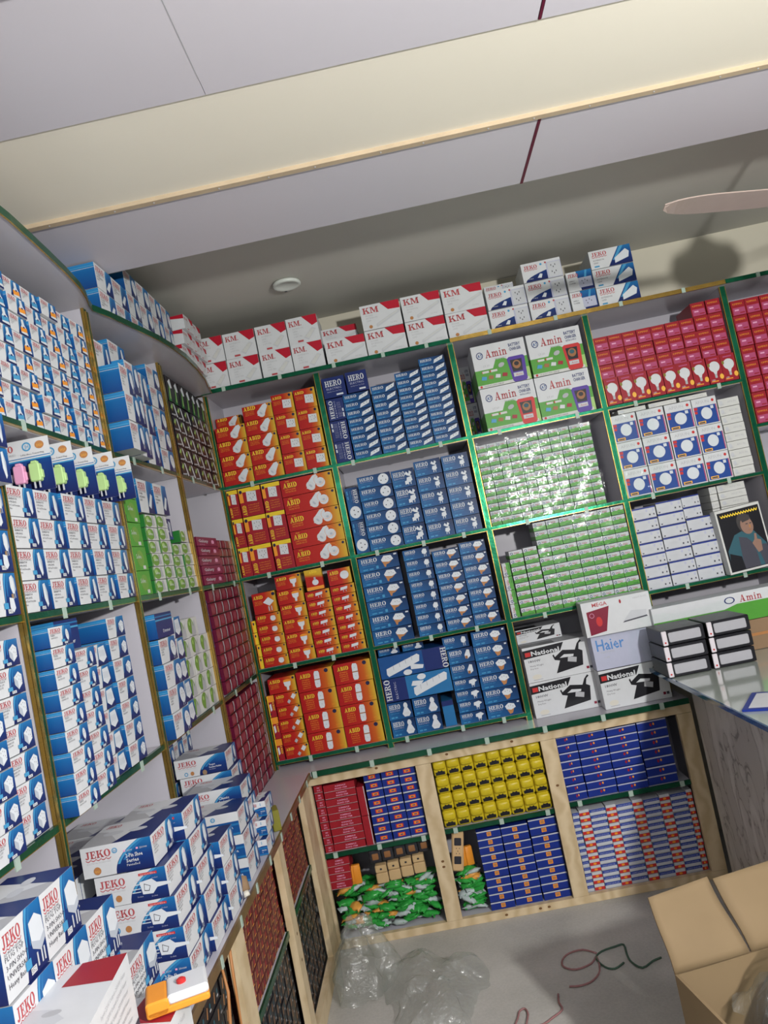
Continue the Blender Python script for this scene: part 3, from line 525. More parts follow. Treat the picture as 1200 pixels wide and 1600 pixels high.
# green shelves
def amin(red):
    a = Art(.217, .165); c = 'hotred' if red else 'purple'
    a.poly([(0, 0), (1, 0), (1, .56), (.64, .56), (.56, .62), (.42, .62), (.34, .42), (0, .42)], 'green'); a.curve_region(lambda y: .62 + .3 * y * 1.8, 'lgreen', y0=.0, y1=.3)
    a.rect(0, .0, .96, .07, 'offwhite'); a.ell(.06, .035, .03, .03, 'hotred', 10); a.txt('12V 30A AUTOMATIC CHARGER', .12, .02, .03, 'ink', w=.36)
    a.slab('Amin', .25, .68, .19, 'jred', .40); a.txt('TRADERS', .40, .60, .045, 'pgrey', w=.22)
    a.ell(.14, .76, .085, .085, 'navy', 18, inner=.78); a.txt('AT', .10, .72, .08, 'blue', w=.09, bold=.02)
    a.txt('BATTERY', .70, .84, .075, 'navy', w=.22, bold=.02); a.txt('CHARGER', .70, .74, .075, 'navy', w=.22, bold=.02)
    if red: a.txt('WITH SUPPLY', .71, .67, .045, 'navy', w=.2)
    a.txt('LY 60', .17, .48, .05, 'pgrey')
    a.poly([(.62, .56), (.66, .6), (.92, .6), (.95, .56), (.93, .04), (.90, .0), (.69, .0), (.66, .04)], c)
    a.poly([(.67, .52), (.89, .52), (.87, .24), (.69, .24)], 'black'); a.ell(.78, .40, .10, .10, 'brownink'); a.ell(.78, .42, .06, .05, 'teal' if red else 'black'); a.rect(.69, .12, .87, .21, 'lgrey'); a.txt('Amin', .73, .14, .05, 'jred', w=.12)
    a.ell(.14, .36, .03, .03, 'hotred', 8); a.rect(.13, .335, .25, .385, 'offwhite'); a.ell(.29, .36, .03, .03, 'hotred', 8); a.rect(.29, .335, .41, .385, 'offwhite')
    for i, c2 in enumerate(('cyan', 'brownink', 'white', 'redcard')): a.shape(.14 + .13 * i, .22, [(-.07, -.03), (.05, -.05), (.07, .03), (-.04, .05)], c2)
    a.ell(.50, .46, .08, .05, 'pgrey', rot=20); return a
kind('aminr', 'battery_charger_carton', .217, .12, .165, 'white', amin(True), side=Art(.12, .165).rect(0, 0, 1, .45, 'green'), desc='charger carton with red charger')
kind('aminb', 'battery_charger_carton', .217, .12, .165, 'white', amin(False), side=Art(.12, .165).rect(0, 0, 1, .45, 'green'), desc='charger carton with purple charger')
def gsm(w=.05, h=.031):
    a = Art(w, h); a.poly([(0, 0), (1, 0), (1, .56), (.82, .48), (.62, .58), (.44, .48), (.30, .52), (.0, .42)], 'green'); a.ell(.18, .66, .17, .17, 'navy', 10, inner=.6); a.slab('Amin', .36, .58, .24, 'jred', .40); a.poly([(.0, .0), (1, .0), (1, .05), (0, .05)], 'dgreen'); a.rect(.5, .14, .9, .22, 'dgreen'); return a
kind('gsm', 'green_fuse_box', .05, .10, .031, 'lgrey', gsm(), side=Art(.1, .031).rect(0, 0, 1, .45, 'green'), desc='small green box')
kind('gsmt', 'turned_green_box', .034, .10, .052, 'lgrey', gsm(.052, .034).turned(True), desc='turned small green box')
a = Art(.262, .14); a.poly([(.0, .92), (.62, .97), (.55, .74), (0, .68)], 'black').rect(.03, .74, .11, .86, 'hotred').txt('National', .12, .745, .13, 'white', w=.42, bold=.03).txt('1800W', .06, .56, .07, 'ink', w=.18, bold=.01).txt('Heavy Weight', .07, .44, .045, 'ink', w=.2).txt('Dry Iron', .07, .36, .045, 'ink')
a.shape(.68, .45, [(-.46, -.32), (.30, -.22), (.36, .18), (.26, .24), (.30, .40), (.38, .46), (.34, .5), (.24, .40), (.16, .24), (-.18, .30), (-.42, .14), (-.44, .22), (-.48, .20), (-.44, .06), (-.30, .02)], 'black'); a.shape(.66, .52, [(-.26, .02), (-.12, .1), (.14, .06), (.12, .0)], 'white'); a.shape(.70, .45, R4(-.12, -.08, .12, .06), 'pgrey', 1, -15); a.ell(.14, .14, .13, .07, 'cream'); a.rect(.08, .05, .22, .07, 'pgrey'); a.rect(.88, .1, .92, .17, 'maroon'); a.rect(.93, .1, .97, .17, 'ink')
kind('nat', 'dry_iron_carton', .262, .16, .14, 'white', a, top=Art(.262, .16).rect(0, .0, 1, 1, 'pgrey').rect(0, .0, .5, .5, 'black'), desc='white dry iron carton')
kind('haier', 'appliance_carton', .27, .16, .126, 'lav', Art(.27, .126).txt('Haier', .06, .56, .34, 'haierblue', w=.42, bold=.012).txt('Inspired Living', .11, .48, .06, 'pgrey', w=.2).txt('HOME', .14, .32, .05, 'pgrey'), desc='lavender appliance carton')
a = Art(.256, .127); a.poly([(.06, .04), (.30, .10), (.40, .80), (.06, .72)], 'bronze').poly([(.06, .04), (.30, .10), (.40, .80), (.06, .72)], 'maroon').txt('MEGA', .16, .84, .11, 'jred', w=.22, bold=.02).ell(.13, .60, .07, .07, 'pinkplug', 14, inner=.85).ell(.22, .40, .09, .14, 'hotred').ell(.57, .86, .03, .06, 'redcard').poly([(.55, .24), (.92, .30), (.9, .36), (.6, .32)], 'ink').ell(.76, .46, .10, .07, 'gold').txt('HEAVY DUTY', .76, .86, .05, 'pgrey').poly([(.56, .28), (.7, .55), (.92, .5), (.9, .34)], 'lgrey')
kind('mega', 'mega_iron_carton', .256, .14, .127, 'white', a, side=Art(.14, .127).rect(0, 0, 1, 1, 'pgrey'), desc='white iron carton with red panel')
# right shelves
a = Art(.057, .103); a.ell(.50, .62, .21, .20, 'white').poly([(.30, .55), (.70, .55), (.58, .34), (.42, .34)], 'white').rect(.42, .20, .58, .34, 'pgrey').rect(.2, .88, .8, .93, 'pink').ell(.88, .22, .08, .10, 'gold', 10).rect(.1, .06, .6, .10, 'orange').ell(.12, .7, .05, .07, 'olive', 8).txt('LED', .14, .1, .06, 'plug')
kind('ledb', 'led_bulb_box', .057, .10, .103, 'redcard', a, desc='red box with white bulb picture')
a = Art(.057, .056); a.rect(0, .56, 1, 1, 'redcard').txt('KIMMAX', .14, .70, .14, 'orange', w=.7).rect(.08, .04, .95, .52, 'pink').rect(.2, .3, .5, .4, 'pinkplug').rect(.55, .12, .9, .2, 'redcard')
kind('pinkb', 'pink_end_bulb_box', .057, .10, .056, 'redcard', a, desc='red box with pink end')
a = Art(.105, .107); a.poly([(.04, .04), (.93, .04), (.93, .70), (.04, .70)], 'afblue').rect(.0, .74, 1, 1, 'white').txt('AFSUN', .14, .80, .11, 'pgrey', w=.56).ell(.86, .86, .055, .055, 'hotred', 12).ell(.52, .42, .22, .22, 'plug', 22).rect(.04, .58, .18, .68, 'hotred').rect(.04, .45, .16, .55, 'hotred').rect(.72, .56, .84, .67, 'plug').rect(.10, .06, .42, .16, 'gold').rect(.14, .08, .38, .13, 'ink').rect(.93, .04, .97, .70, 'pink')
kind('afsun', 'panel_light_box', .105, .10, .107, 'white', a, desc='white panel light box')
a = Art(.081, .033); a.txt('AFSUN', .45, .40, .26, 'pgrey', w=.4).ell(.14, .5, .2, .3, 'lgrey', 8).txt('LED', .1, .2, .2, 'pgrey')
kind('afflat', 'flat_light_box', .081, .12, .033, 'offwhite', a, desc='flat white light box')
a = Art(.10, .044); a.rect(0, .88, 1, 1, 'royal').rect(0, 0, 1, .05, 'lav').ell(.62, .68, .10, .12, 'lav').ell(.90, .66, .10, .12, 'lav').rect(.70, .22, .76, .36, 'ink').rect(.88, .22, .93, .36, 'ink').txt('SAVER', .12, .4, .18, 'lgrey', w=.4).rect(.06, .1, .12, .2, 'ink')
kind('wb', 'white_blue_lid_box', .10, .10, .044, 'lgrey', a, desc='white box with blue lid')
a = Art(.18, .245); a.rect(0, 0, 1, 1, 'offwhite').rect(.04, .03, .97, .96, 'black')
a.poly([(.08, .04), (.08, .36), (.30, .58), (.50, .62), (.72, .60), (.94, .36), (.95, .04)], 'teal').poly([(.34, .04), (.38, .54), (.55, .50), (.68, .38), (.70, .04)], 'ink').poly([(.80, .04), (.72, .36), (.95, .34), (.95, .04)], 'ink').poly([(.05, .04), (.10, .32), (.34, .24), (.36, .04)], 'black')
a.ell(.58, .73, .12, .16, 'hair', 18, 8).ell(.62, .68, .10, .135, 'skin', 18, 8).poly([(.50, .82), (.72, .84), (.70, .76), (.54, .74)], 'hair').rect(.60, .70, .65, .715, 'hair').rect(.69, .70, .73, .715, 'hair').rect(.63, .60, .70, .61, 'brownink').ell(.68, .66, .015, .03, 'bronze', 8)
a.poly([(.64, .40), (.72, .46), (.84, .42), (.82, .26), (.72, .24)], 'skin').poly([(.70, .44), (.73, .54), (.77, .53), (.76, .42)], 'skin').wave(.10, .93, .90, .03, .025, 'abidy', 14, 3)
kind('portrait', 'portrait_carton', .18, .06, .245, 'offwhite', a, desc='carton printed with a dark photo of a person raising a hand')
a = Art(.62, .165); a.poly([(0, 0), (1, 0), (1, .62), (.5, .62), (.42, .5), (0, .5)], 'green').slab('Amin', .52, .66, .24, 'jred', .13).ell(.46, .78, .12, .12, 'navy', 14, inner=.75).txt('TRADERS', .76, .70, .08, 'pgrey').shape(.86, .3, [(-.3, -.1), (.0, .2), (.3, .1), (.2, -.2)], 'black').shape(.84, .14, [(-.3, -.1), (.3, .02), (.3, -.08)], 'gold')
kind('aminw', 'wide_charger_carton', .62, .2, .165, 'white', a, top=Art(.62, .2).rect(0, 0, 1, 1, 'lgrey'), desc='wide green white carton')
# top of the back shelves
a = Art(.126, .108); a.poly([(.52, 1), (1, 1), (1, .68), (.82, .60)], 'red').slab('KM.', .07, .68, .20, 'jred', .42)
for i, t in enumerate(['EXTENSION', 'LEAD', '4 IN 1', 'SOFT TIN']): a.txt(t, .18, .56 - i * .10, .055, 'pgrey')
a.shape(.70, .34, [(-.24, -.14), (.12, .20), (.26, .12), (-.08, -.26)], 'lgrey').shape(.70, .34, [(-.20, -.12), (.10, .16), (.20, .10), (-.06, -.20)], 'offwhite'); a.rect(.28, .06, .46, .13, 'jred')
for k in range(4): a.ell(.58 + k * .07, .28 + k * .06, .012, .012, 'pgrey', 6)
kind('kms', 'extension_lead_box', .126, .14, .108, 'white', a, side=Art(.14, .108).poly([(0, 1), (1, 1), (1, .7)], 'red'), desc='short white red extension lead box')
a = Art(.158, .102); a.poly([(.52, 1), (1, 1), (1, .66), (.70, .68)], 'red').slab('KM', .06, .66, .24, 'jred', .40)
for i, t in enumerate(['POWER', 'EXTENSION', 'LEAD']): a.txt(t, .12, .54 - i * .10, .06, 'pgrey')
a.shape(.66, .36, [(-.50, -.24), (-.46, -.30), (.46, .12), (.50, .22), (.42, .24), (-.48, -.16)], 'lgrey').shape(.66, .37, [(-.44, -.22), (.42, .16), (.40, .2), (-.42, -.18)], 'offwhite'); a.ell(.20, .12, .07, .07, 'bronze', 12); a.txt('3x2 Way', .70, .12, .05, 'pgrey')
kind('kml', 'power_lead_box', .158, .14, .102, 'white', a, desc='long white red extension lead box')
def jshelf(w, h, pic):
    a = Art(w, h); a.curve_region(lambda y: .06 + .9 * (y / .62) ** 2, 'jblue', x1=.66, y0=0, y1=.52, n=8); a.rect(.62, .0, 1, .86, 'lav'); a.rect(.66, .04, .98, .82, 'lgrey')
    for dx, dy in ((.74, .62), (.84, .62), (.79, .52), (.74, .28), (.84, .28), (.79, .18)): a.rect(dx, dy, dx + .02, dy + .08, 'ink')
    a.slab('JEKO', .06, .66, .20, 'jred', .34); a.wave(.06, .40, .62, .04, .025, 'jred'); a.ell(.50, .82, .06, .06, 'cyan', 10); a.ell(.62, .86, .05, .05, 'jred', 10)
    a.shape(.44, .2, [(-.16, -.06), (.0, .14), (.12, .1), (.04, -.1)], 'plug'); a.txt('Power', .14, .12, .07, 'plug'); return a
kind('jsh', 'jeko_socket_carton'.replace('jeko_', 'power_'), .157, .14, .076, 'white', jshelf(.157, .076, None), desc='white blue power socket carton')
a = Art(.103, .076); a.curve_region(lambda y: .5 - .1 * y, 'jblue'); a.curve_region(lambda y: .56 + .2 * y, 'cyan', y0=.4, y1=1, fr=lambda y: .64 + .2 * y); a.rect(.44, .14, .96, .64, 'lav')
for dx, dy in ((.56, .44), (.68, .48), (.76, .40), (.60, .3)): a.rect(dx, dy, dx + .03, dy + .06, 'ink')
a.slab('JEKO', .06, .72, .18, 'jred', .40).txt('SIMPLY', .08, .5, .07, 'ink').txt('POWER', .08, .38, .07, 'ink')
kind('jpow', 'power_plate_box', .103, .14, .076, 'white', a, desc='white box with lavender socket plate')
a = Art(.165, .073); a.curve_region(lambda y: .42 + .3 * y, 'jblue'); a.curve_region(lambda y: .44 + .32 * y, 'cyan', y0=.3, y1=1, fr=lambda y: .50 + .34 * y); a.shape(.74, .42, [(-.36, -.30), (.40, -.10), (.48, .2), (.3, .38), (-.34, -.02)], 'plug').slab('JEKO', .06, .68, .22, 'jred', .36).wave(.06, .42, .63, .04, .03, 'jred').txt('EXTENSION', .08, .42, .08, 'ink').txt('LEAD', .08, .28, .08, 'ink').rect(.08, .08, .2, .16, 'cyan')
kind('jlong', 'long_lead_carton', .165, .16, .073, 'white', a, side=Art(.16, .073).rect(0, 0, 1, 1, 'lgrey'), desc='white blue long lead carton')
# counter cartons
def shoe_front(w, h, v):
    a = Art(w, h); f = lambda y: .46 + .36 * (y ** 2.2)
    a.curve_region(f, 'jblue'); a.curve_region(lambda y: f(y) + .01, 'cyan', y0=.3, y1=1, fr=lambda y: f(y) + .035 + .03 * y); a.curve_region(lambda y: f(y) + .07, 'sky', y0=.4, y1=1, fr=lambda y: f(y) + .10 + .03 * y)
    a.slab('JEKO', .06, .62, .24, 'jred', .36); a.wave(.06, .42, .57, .05, .03, 'jred'); a.txt('ELECTRICAL ACCESSORIES', .07, .44, .045, 'pgrey', w=.34)
    if v == 0:
        a.ell(.48, .76, .09, .09, 'cyan', 14, inner=.7); a.txt('JH', .455, .70, .1, 'cyan', w=.045); a.ell(.20, .20, .12, .13, 'bronze', 16); a.txt('GOLD', .165, .15, .07, 'gold', w=.07)
        a.txt('2-Pin Shoe', .62, .46, .13, 'white', w=.24, bold=.02); a.txt('Series', .62, .30, .12, 'white', bold=.02); a.txt('Pannelled', .62, .18, .08, 'white'); a.rect(.6, .66, .63, .72, 'pinkplug'); a.txt('220V', .65, .66, .06, 'white'); a.rect(.78, .68, .81, .74, 'pinkplug'); a.txt('2500W', .83, .68, .06, 'white')
    elif v == 1:
        a.ell(.14, .22, .10, .11, 'cyan', 14, inner=.6); a.ell(.30, .22, .10, .11, 'bronze', 16); a.rect(.62, .82, .88, .90, 'hotred'); a.txt('Imported Wires', .64, .835, .05, 'white', w=.22)
        a.shape(.74, .42, [(-.28, .20), (.12, .26), (.26, .12), (.70, .08), (.70, -.0), (.26, -.04), (.10, -.22), (-.22, -.20)], 'plug'); a.shape(.72, .42, [(-.1, .14), (.1, .04), (.04, -.12), (-.12, -.1)], 'ink'); a.shape(.72, .42, [(-.085, .11), (.08, .03), (.025, -.095), (-.10, -.075)], 'plug')
        for dy in (.12, -.02, -.12): a.shape(.72, .42, R4(-.5, dy, -.22, dy + .025), 'plug')
        for x, y in ((.56, .66), (.8, .68), (.56, .14), (.76, .10)): a.txt('Socket', x, y, .05, 'lav')
    elif v == 2:
        a.ell(.20, .18, .10, .11, 'cyan', 14, inner=.6); a.ell(.32, .18, .10, .11, 'bronze', 16); a.ell(.56, .12, .12, .14, 'card'); a.txt('Target', .66, .44, .09, 'white', bold=.02); a.txt('Pendent Holder', .66, .30, .09, 'white', w=.24, bold=.02); a.txt('B22 HEAVY', .66, .2, .05, 'lav')
    else:
        a.ell(.20, .18, .10, .11, 'cyan', 14, inner=.6); a.txt('Classic', .58, .44, .14, 'white', bold=.02); a.txt('Pendent Holder', .58, .28, .10, 'white', w=.30, bold=.02); a.txt('B-22', .6, .16, .07, 'cyan')
    return a
def panel_front(w, h):
    a = Art(w, h); a.curve_region(lambda y: .0, 'sky', y0=0, y1=.50); a.curve_region(lambda y: .0 + .55 * max(0, (y - .5) / .1), 'blue', y0=.50, y1=.60); a.rect(0, .10, 1, .42, 'blue'); a.ell(.6, .80, .10, .10, 'cyan', 14, inner=.6); a.txt('JH', .575, .74, .12, 'cyan', w=.05); a.txt('PANEL ADAPTOR', .54, .28, .09, 'white', w=.36, bold=.02); a.txt('B-22', .54, .16, .08, 'white'); a.ell(.24, .12, .16, .14, 'card'); a.slab('JEKO', .04, .68, .2, 'jred', .26); return a
shr = lambda w, h, t: jface(w, h, t, lambda a: pic_plug(a, .82, .52, 1.15), .66, .075, code='325')
kind('shoe0', 'two_pin_shoe_carton', .135, .126, .06, 'white', shoe_front(.135, .06, 0), right=shr(.126, .06, ['CRYSTAL', '2-PIN SHOE', 'Pannelled']), top=topart(.135, .126), desc='x')
kind('shoe1', 'two_pin_shoe_carton', .135, .126, .06, 'white', shoe_front(.135, .06, 1), right=shr(.126, .06, ['BRAVO PLUG', '2-PIN SHOE', 'Pannelled']), top=topart(.135, .126), desc='x')
kind('pend', 'pendent_holder_carton', .15, .12, .055, 'white', shoe_front(.15, .055, 2), right=shr(.12, .055, ['TARGET', 'PENDENT']), top=topart(.15, .12), desc='x')
kind('pend2', 'pendent_holder_carton', .15, .12, .055, 'white', shoe_front(.15, .055, 3), right=shr(.12, .055, ['CLASSIC', 'PENDENT']), top=topart(.15, .12), desc='x')
kind('panel', 'panel_adaptor_carton', .155, .12, .06, 'white', panel_front(.155, .06), right=shr(.12, .06, ['PANEL', 'ADAPTOR']), top=topart(.155, .12), desc='x')
kind('plugtop', 'plug_top_carton', .10, .10, .087, 'white', jface(.10, .087, ['PLUG TOP', '3-PIN SHOO', 'UNIVERSAL', 'Heavy Base'], lambda a: (a.shape(.80, .5, [(-.16, .26), (.04, .34), (.22, .22), (.24, -.12), (.08, -.24), (-.14, -.12)], 'plug'), a.shape(.80, .5, [(-.16, -.0), (.08, -.1), (.24, -.0), (.24, -.12), (.08, -.24), (-.14, -.12)], 'plugsh'), [a.shape(.80, .5, R4(dx, -.42, dx + .04, -.22), 'lgrey') for dx in (-.06, .06, .14)]), .58, .10, code='352'), side=Art(.1, .087).curve_region(lambda y: .4 + .3 * y, 'jblue'), top=topart(.1, .1), desc='x')
kind('wirec', 'holder_stack_carton', .12, .12, .058, 'white', jface(.12, .058, ['CLASSIC', '2-PIN SHOO'], lambda a: pic_plug(a, .82, .5, 1.1), .62, .09), side=shoe_front(.12, .058, 0), top=topart(.12, .12), desc='x')
# under-counter cartons
a = Art(.12, .0275); a.txt('KIMMAX', .38, .58, .22, 'pinkplug', w=.34, bold=.01).txt('BRAND ITEM', .36, .22, .22, 'pinkplug', w=.38, bold=.01).rect(0, .0, 1, .04, 'lgrey')
kind('redc', 'red_carton', .12, .12, .0275, 'redcard', a, desc='flat red carton')
kind('redp', 'plain_red_carton', .028, .12, .108, 'redcard', Art(.028, .108).rect(.9, 0, 1, 1, 'lgrey'), desc='upright plain red carton')
a = Art(.066, .0325); a.rect(.28, .34, .72, .80, 'hotred').rect(.34, .42, .66, .72, 'orange').rect(.42, .50, .6, .62, 'royal').rect(0, .0, 1, .16, 'lgrey')
kind('bluc', 'blue_fuse_carton', .066, .12, .0325, 'royal', a, desc='small blue carton')
a = Art(.104, .029); a.rect(.42, .22, .60, .76, 'orange').rect(.45, .32, .57, .66, 'bronze').rect(0, .84, 1, 1, 'lgrey').rect(0, 0, .4, .06, 'royal2')
kind('blul', 'long_blue_carton', .104, .12, .029, 'royal', a, desc='long blue carton')
a = Art(.11, .029); a.ell(.46, .5, .14, .2, 'redcard', 8).ell(.56, .56, .12, .16, 'orange', 8).rect(0, .84, 1, 1, 'lav')
kind('bludk', 'dark_blue_carton', .11, .12, .029, 'royal', a, desc='dark blue carton')
a = Art(.059, .0225); a.rect(0, .50, 1, 1, 'royal2').txt('SWITCH FUSE', .1, .62, .2, 'lav', w=.8)
kind('rwb', 'white_blue_striped_box', .059, .10, .0225, 'lgrey', a, desc='thin white blue box')
a = Art(.039, .0225); a.rect(0, .0, 1, .52, 'hotred').ell(.5, .26, .3, .2, 'orange', 8)
kind('rwr', 'white_red_striped_box', .039, .10, .0225, 'lgrey', a, desc='thin white red box')

# ------------------------------------------------------------------ room shell
FZ = .04
def struct(name, mb, **k): o = mb.build(name, **k); o['kind'] = 'structure'; return o
m = MB(); m.box(-.6, -4.2, FZ - .06, 4.2, .36, FZ, floor_mat()); struct('floor', m)
m = MB(); m.box(-.6, .30, FZ, 4.2, .36, 2.56, paint); struct('wall_back', m)
m = MB(); m.box(-.40, -4.2, FZ, -.34, .30, 2.56, paint); struct('wall_left', m)
m = MB(); m.box(-.34, -.93, 2.50, 4.2, .30, 2.56, ceilp); struct('ceiling', m)
# false ceiling of laminated panels with a cream middle strip
def slab_panel(n, x0, y0, x1, y1, z, mm, t=.018):
    m = MB(); m.box(x0, y0, z, x1, y1, z + t, mm); return struct(n, m)
FCZ = 2.35
slab_panel('trim_1', -.34, -1.235, 1.188, -.92, FCZ, panelm); slab_panel('trim_2', 1.196, -1.235, 4.2, -.92, FCZ, panelm)
slab_panel('trim_3', -.34, -1.585, 4.2, -1.26, FCZ + .004, creamp)
slab_panel('trim_4', -.34, -4.2, .486, -1.59, FCZ, panelm); slab_panel('trim_5', .487, -4.2, 1.130, -1.59, FCZ, panelm); slab_panel('trim_6', 1.138, -4.2, 4.2, -1.59, FCZ, panelm)
m = MB(); m.box(-.34, -1.262, FCZ - .006, 4.2, -1.244, FCZ + .02, battenm); m.box(-.34, -1.955, FCZ - .010, 4.2, -1.93, FCZ + .001, battenm)
for k in range(16): m.lathe([(.0014, FCZ - .0075), (.0022, FCZ - .007), (.0022, FCZ - .005)], 'pgrey', -.1 + k * .13 + random.uniform(-.03, .03), -1.253, 8)
struct('trim_7', m)
m = MB(); m.box(-.34, -.93, FCZ + .018, 4.2, -.915, 2.50, ceilp); struct('trim_8', m)
m = MB(); m.box(1.188, -1.243, FCZ - .001, 1.196, -.918, FCZ + .003, 'maroon2'); struct('trim_9', m)
m = MB(); m.box(1.1315, -2.2, FCZ - .001, 1.1365, -1.59, FCZ + .003, 'maroon2'); m.box(.4858, -1.92, FCZ - .0005, .4868, -1.64, FCZ + .003, 'pgrey'); struct('trim_10', m)
m = MB(); m.box(-.34, -4.2, FCZ + .03, 4.2, -.93, 2.40, paint); struct('trim_11', m)

# ------------------------------------------------------------------ shelving units
TZ = 2.187; SH = [1.818, 1.453, 1.090, .730]; CT = .70
def shelf_unit(name, a0, a1, wall, depth, label, levels, top=True, foilm=foil, goldside=True, base=.70, clip_n=2, topm=None, panel_a0=True, panel_a1=True):
    root = empty(name, (0, 0, 0)); tag(root, label, 'shelf', 'display shelf units along the walls'); pw = .009 if wall == 'B' else .006
    def bx(mb, a, y, z, b, y2, z2, mm):      # y measured into the wall
        if wall == 'B': mb.box(a, y, z, b, y2, z2, mm)
        else: mb.box(-y2, a, z, -y, b, z2, mm)
    m = MB(); bx(m, a0, depth, base, a1, depth + .015, TZ, laminate); m.build('back_panel', root)
    pa = ([(a0, 0)] if panel_a0 else []) + ([(a1, 1)] if panel_a1 else [])
    for a, s in pa:
        m = MB(); x0 = a if s == 0 else a - pw; bx(m, x0, .004, base, x0 + pw, depth, TZ, laminate); m.build('side_panel', root)
        m = MB(); bx(m, x0, -.004, base, x0 + pw + .001, .004, TZ, foilm); m.build('foil_edge', root)
        if goldside:
            m = MB(); g = x0 + pw + .001 if s == 0 else x0 - .002; bx(m, g, -.0045, base, g + .002, .003, TZ, goldm); m.build('gold_edge', root)
    for z in levels:
        m = MB(); bx(m, a0 + .012, .004, z - .015, a1 - .012, depth, z - .0005, laminate); m.build('shelf_board', root)
        m = MB(); bx(m, a0 + .007, -.005, z - .0125, a1 - .007, .004, z - .001, foilm); bx(m, a0 + .007, -.0058, z - .0138, a1 - .007, .002, z - .0125, goldm); m.build('foil_edge', root)
        for k in range(clip_n):
            c = a0 + (a1 - a0) * (k + .5) / clip_n + random.uniform(-.04, .04)
            m = MB(); bx(m, c - .007, -.008, z - .021, c + .007, -.0055, z + .001, clipm); m.build('shelf_clip', root)
    if top:
        m = MB(); bx(m, a0, -.04, TZ, a1, depth + .015, TZ + .013, laminate); m.build('top_board', root)
        m = MB(); bx(m, a0, -.045, TZ - .002, a1, -.040, TZ + .014, topm or foilm); m.build('foil_edge', root)
        for k in range(clip_n):
            c = a0 + (a1 - a0) * (k + .5) / clip_n + random.uniform(-.03, .03)
            m = MB(); bx(m, c - .007, -.048, TZ - .004, c + .007, -.0455, TZ + .015, clipm); m.build('shelf_clip', root)
    return root
shelf_unit('display_shelf', -.0, .455, 'B', .26, 'leftmost back wall shelf unit filled with red boxes', SH)
shelf_unit('display_shelf', .4555, .996, 'B', .26, 'back wall shelf unit filled with blue boxes', SH, clip_n=3)
shelf_unit('display_shelf', .9965, 1.5325, 'B', .26, 'back wall shelf unit with green and charger boxes', SH[:3], topm=goldm)
shelf_unit('display_shelf', 1.533, 2.074, 'B', .26, 'back wall shelf unit with bulb and panel light boxes', SH[:3], topm=goldm)
shelf_unit('display_shelf', 2.0745, 2.62, 'B', .26, 'rightmost shelf unit cut by the photo edge', [1.634, 1.09])
LP_ = [-.558, -1.116, -1.67, -2.23]
shelf_unit('display_shelf', LP_[0] + .0005, -.006, 'L', .27, 'left wall shelf unit beside the corner with black and maroon boxes', [1.818, 1.447, 1.081], foilm=dfoil, top=False)
shelf_unit('display_shelf', LP_[1] + .0005, LP_[0], 'L', .27, 'left wall shelf unit with green bulb boxes', [1.818, 1.447, 1.081], foilm=dfoil, top=False)
shelf_unit('display_shelf', LP_[2] + .0005, LP_[1], 'L', .27, 'left wall shelf unit with generator plug boxes', [1.818, 1.447, 1.081], foilm=dfoil, top=False)
shelf_unit('display_shelf', LP_[3] + .0005, LP_[2], 'L', .27, 'left wall shelf unit nearest the viewer', [1.818, 1.447, 1.081], foilm=dfoil, top=False)
# gold double posts on the left wall
for i, y in enumerate(LP_[:3]):
    m = MB()
    for dy in (-.012, 0, .010): m.box(.0055, y + dy * .5 - .0018, CT, .0100, y + dy * .5 + .0018, TZ - .01, goldm if dy != 0 else dfoil)
    o = m.build('gold_post'); tag(o, ['gold post at the corner shelf unit of the left wall', 'gold post between green bulb boxes and generator boxes', 'gold post nearest the viewer on the left wall'][i], 'post', 'gold posts on the left wall')
# scalloped top board on the left wall
edge = [(-.041, .045), (-.15, .060), (-.257, .078), (-.40, .090), (-.54, .096), (-.66, .092), (-.772, .082), (-.86, .066), (-.95, .050), (-1.03, .036), (-1.094, .019), (-1.13, .026), (-1.18, .040), (-1.241, .052), (-1.331, .061), (-1.42, .067), (-1.51, .072), (-1.60, .076), (-1.70, .074), (-1.85, .06), (-2.0, .045), (-2.23, .02)]
m = MB(); t = .014
for (y0, x0), (y1, x1) in zip(edge[:-1], edge[1:]):
    m.face([(-.30, y0, TZ), (-.30, y1, TZ), (x1, y1, TZ), (x0, y0, TZ)], laminate); m.face([(-.30, y0, TZ + t), (x0, y0, TZ + t), (x1, y1, TZ + t), (-.30, y1, TZ + t)], laminate)
bd = m.build('scalloped_top_board'); tag(bd, 'wavy edged lavender board topping the left wall shelves', 'shelf')
m = MB()
for (y0, x0), (y1, x1) in zip(edge[:-1], edge[1:]):
    m.face([(x0, y0, TZ - .002), (x1, y1, TZ - .002), (x1, y1, TZ + t + .001), (x0, y0, TZ + t + .001)], dfoil)
    m.face([(x0 - .004, y0, TZ - .002), (x1 - .004, y1, TZ - .002), (x1, y1, TZ - .002), (x0, y0, TZ - .002)], goldm)
m.build('glass_edge', bd)

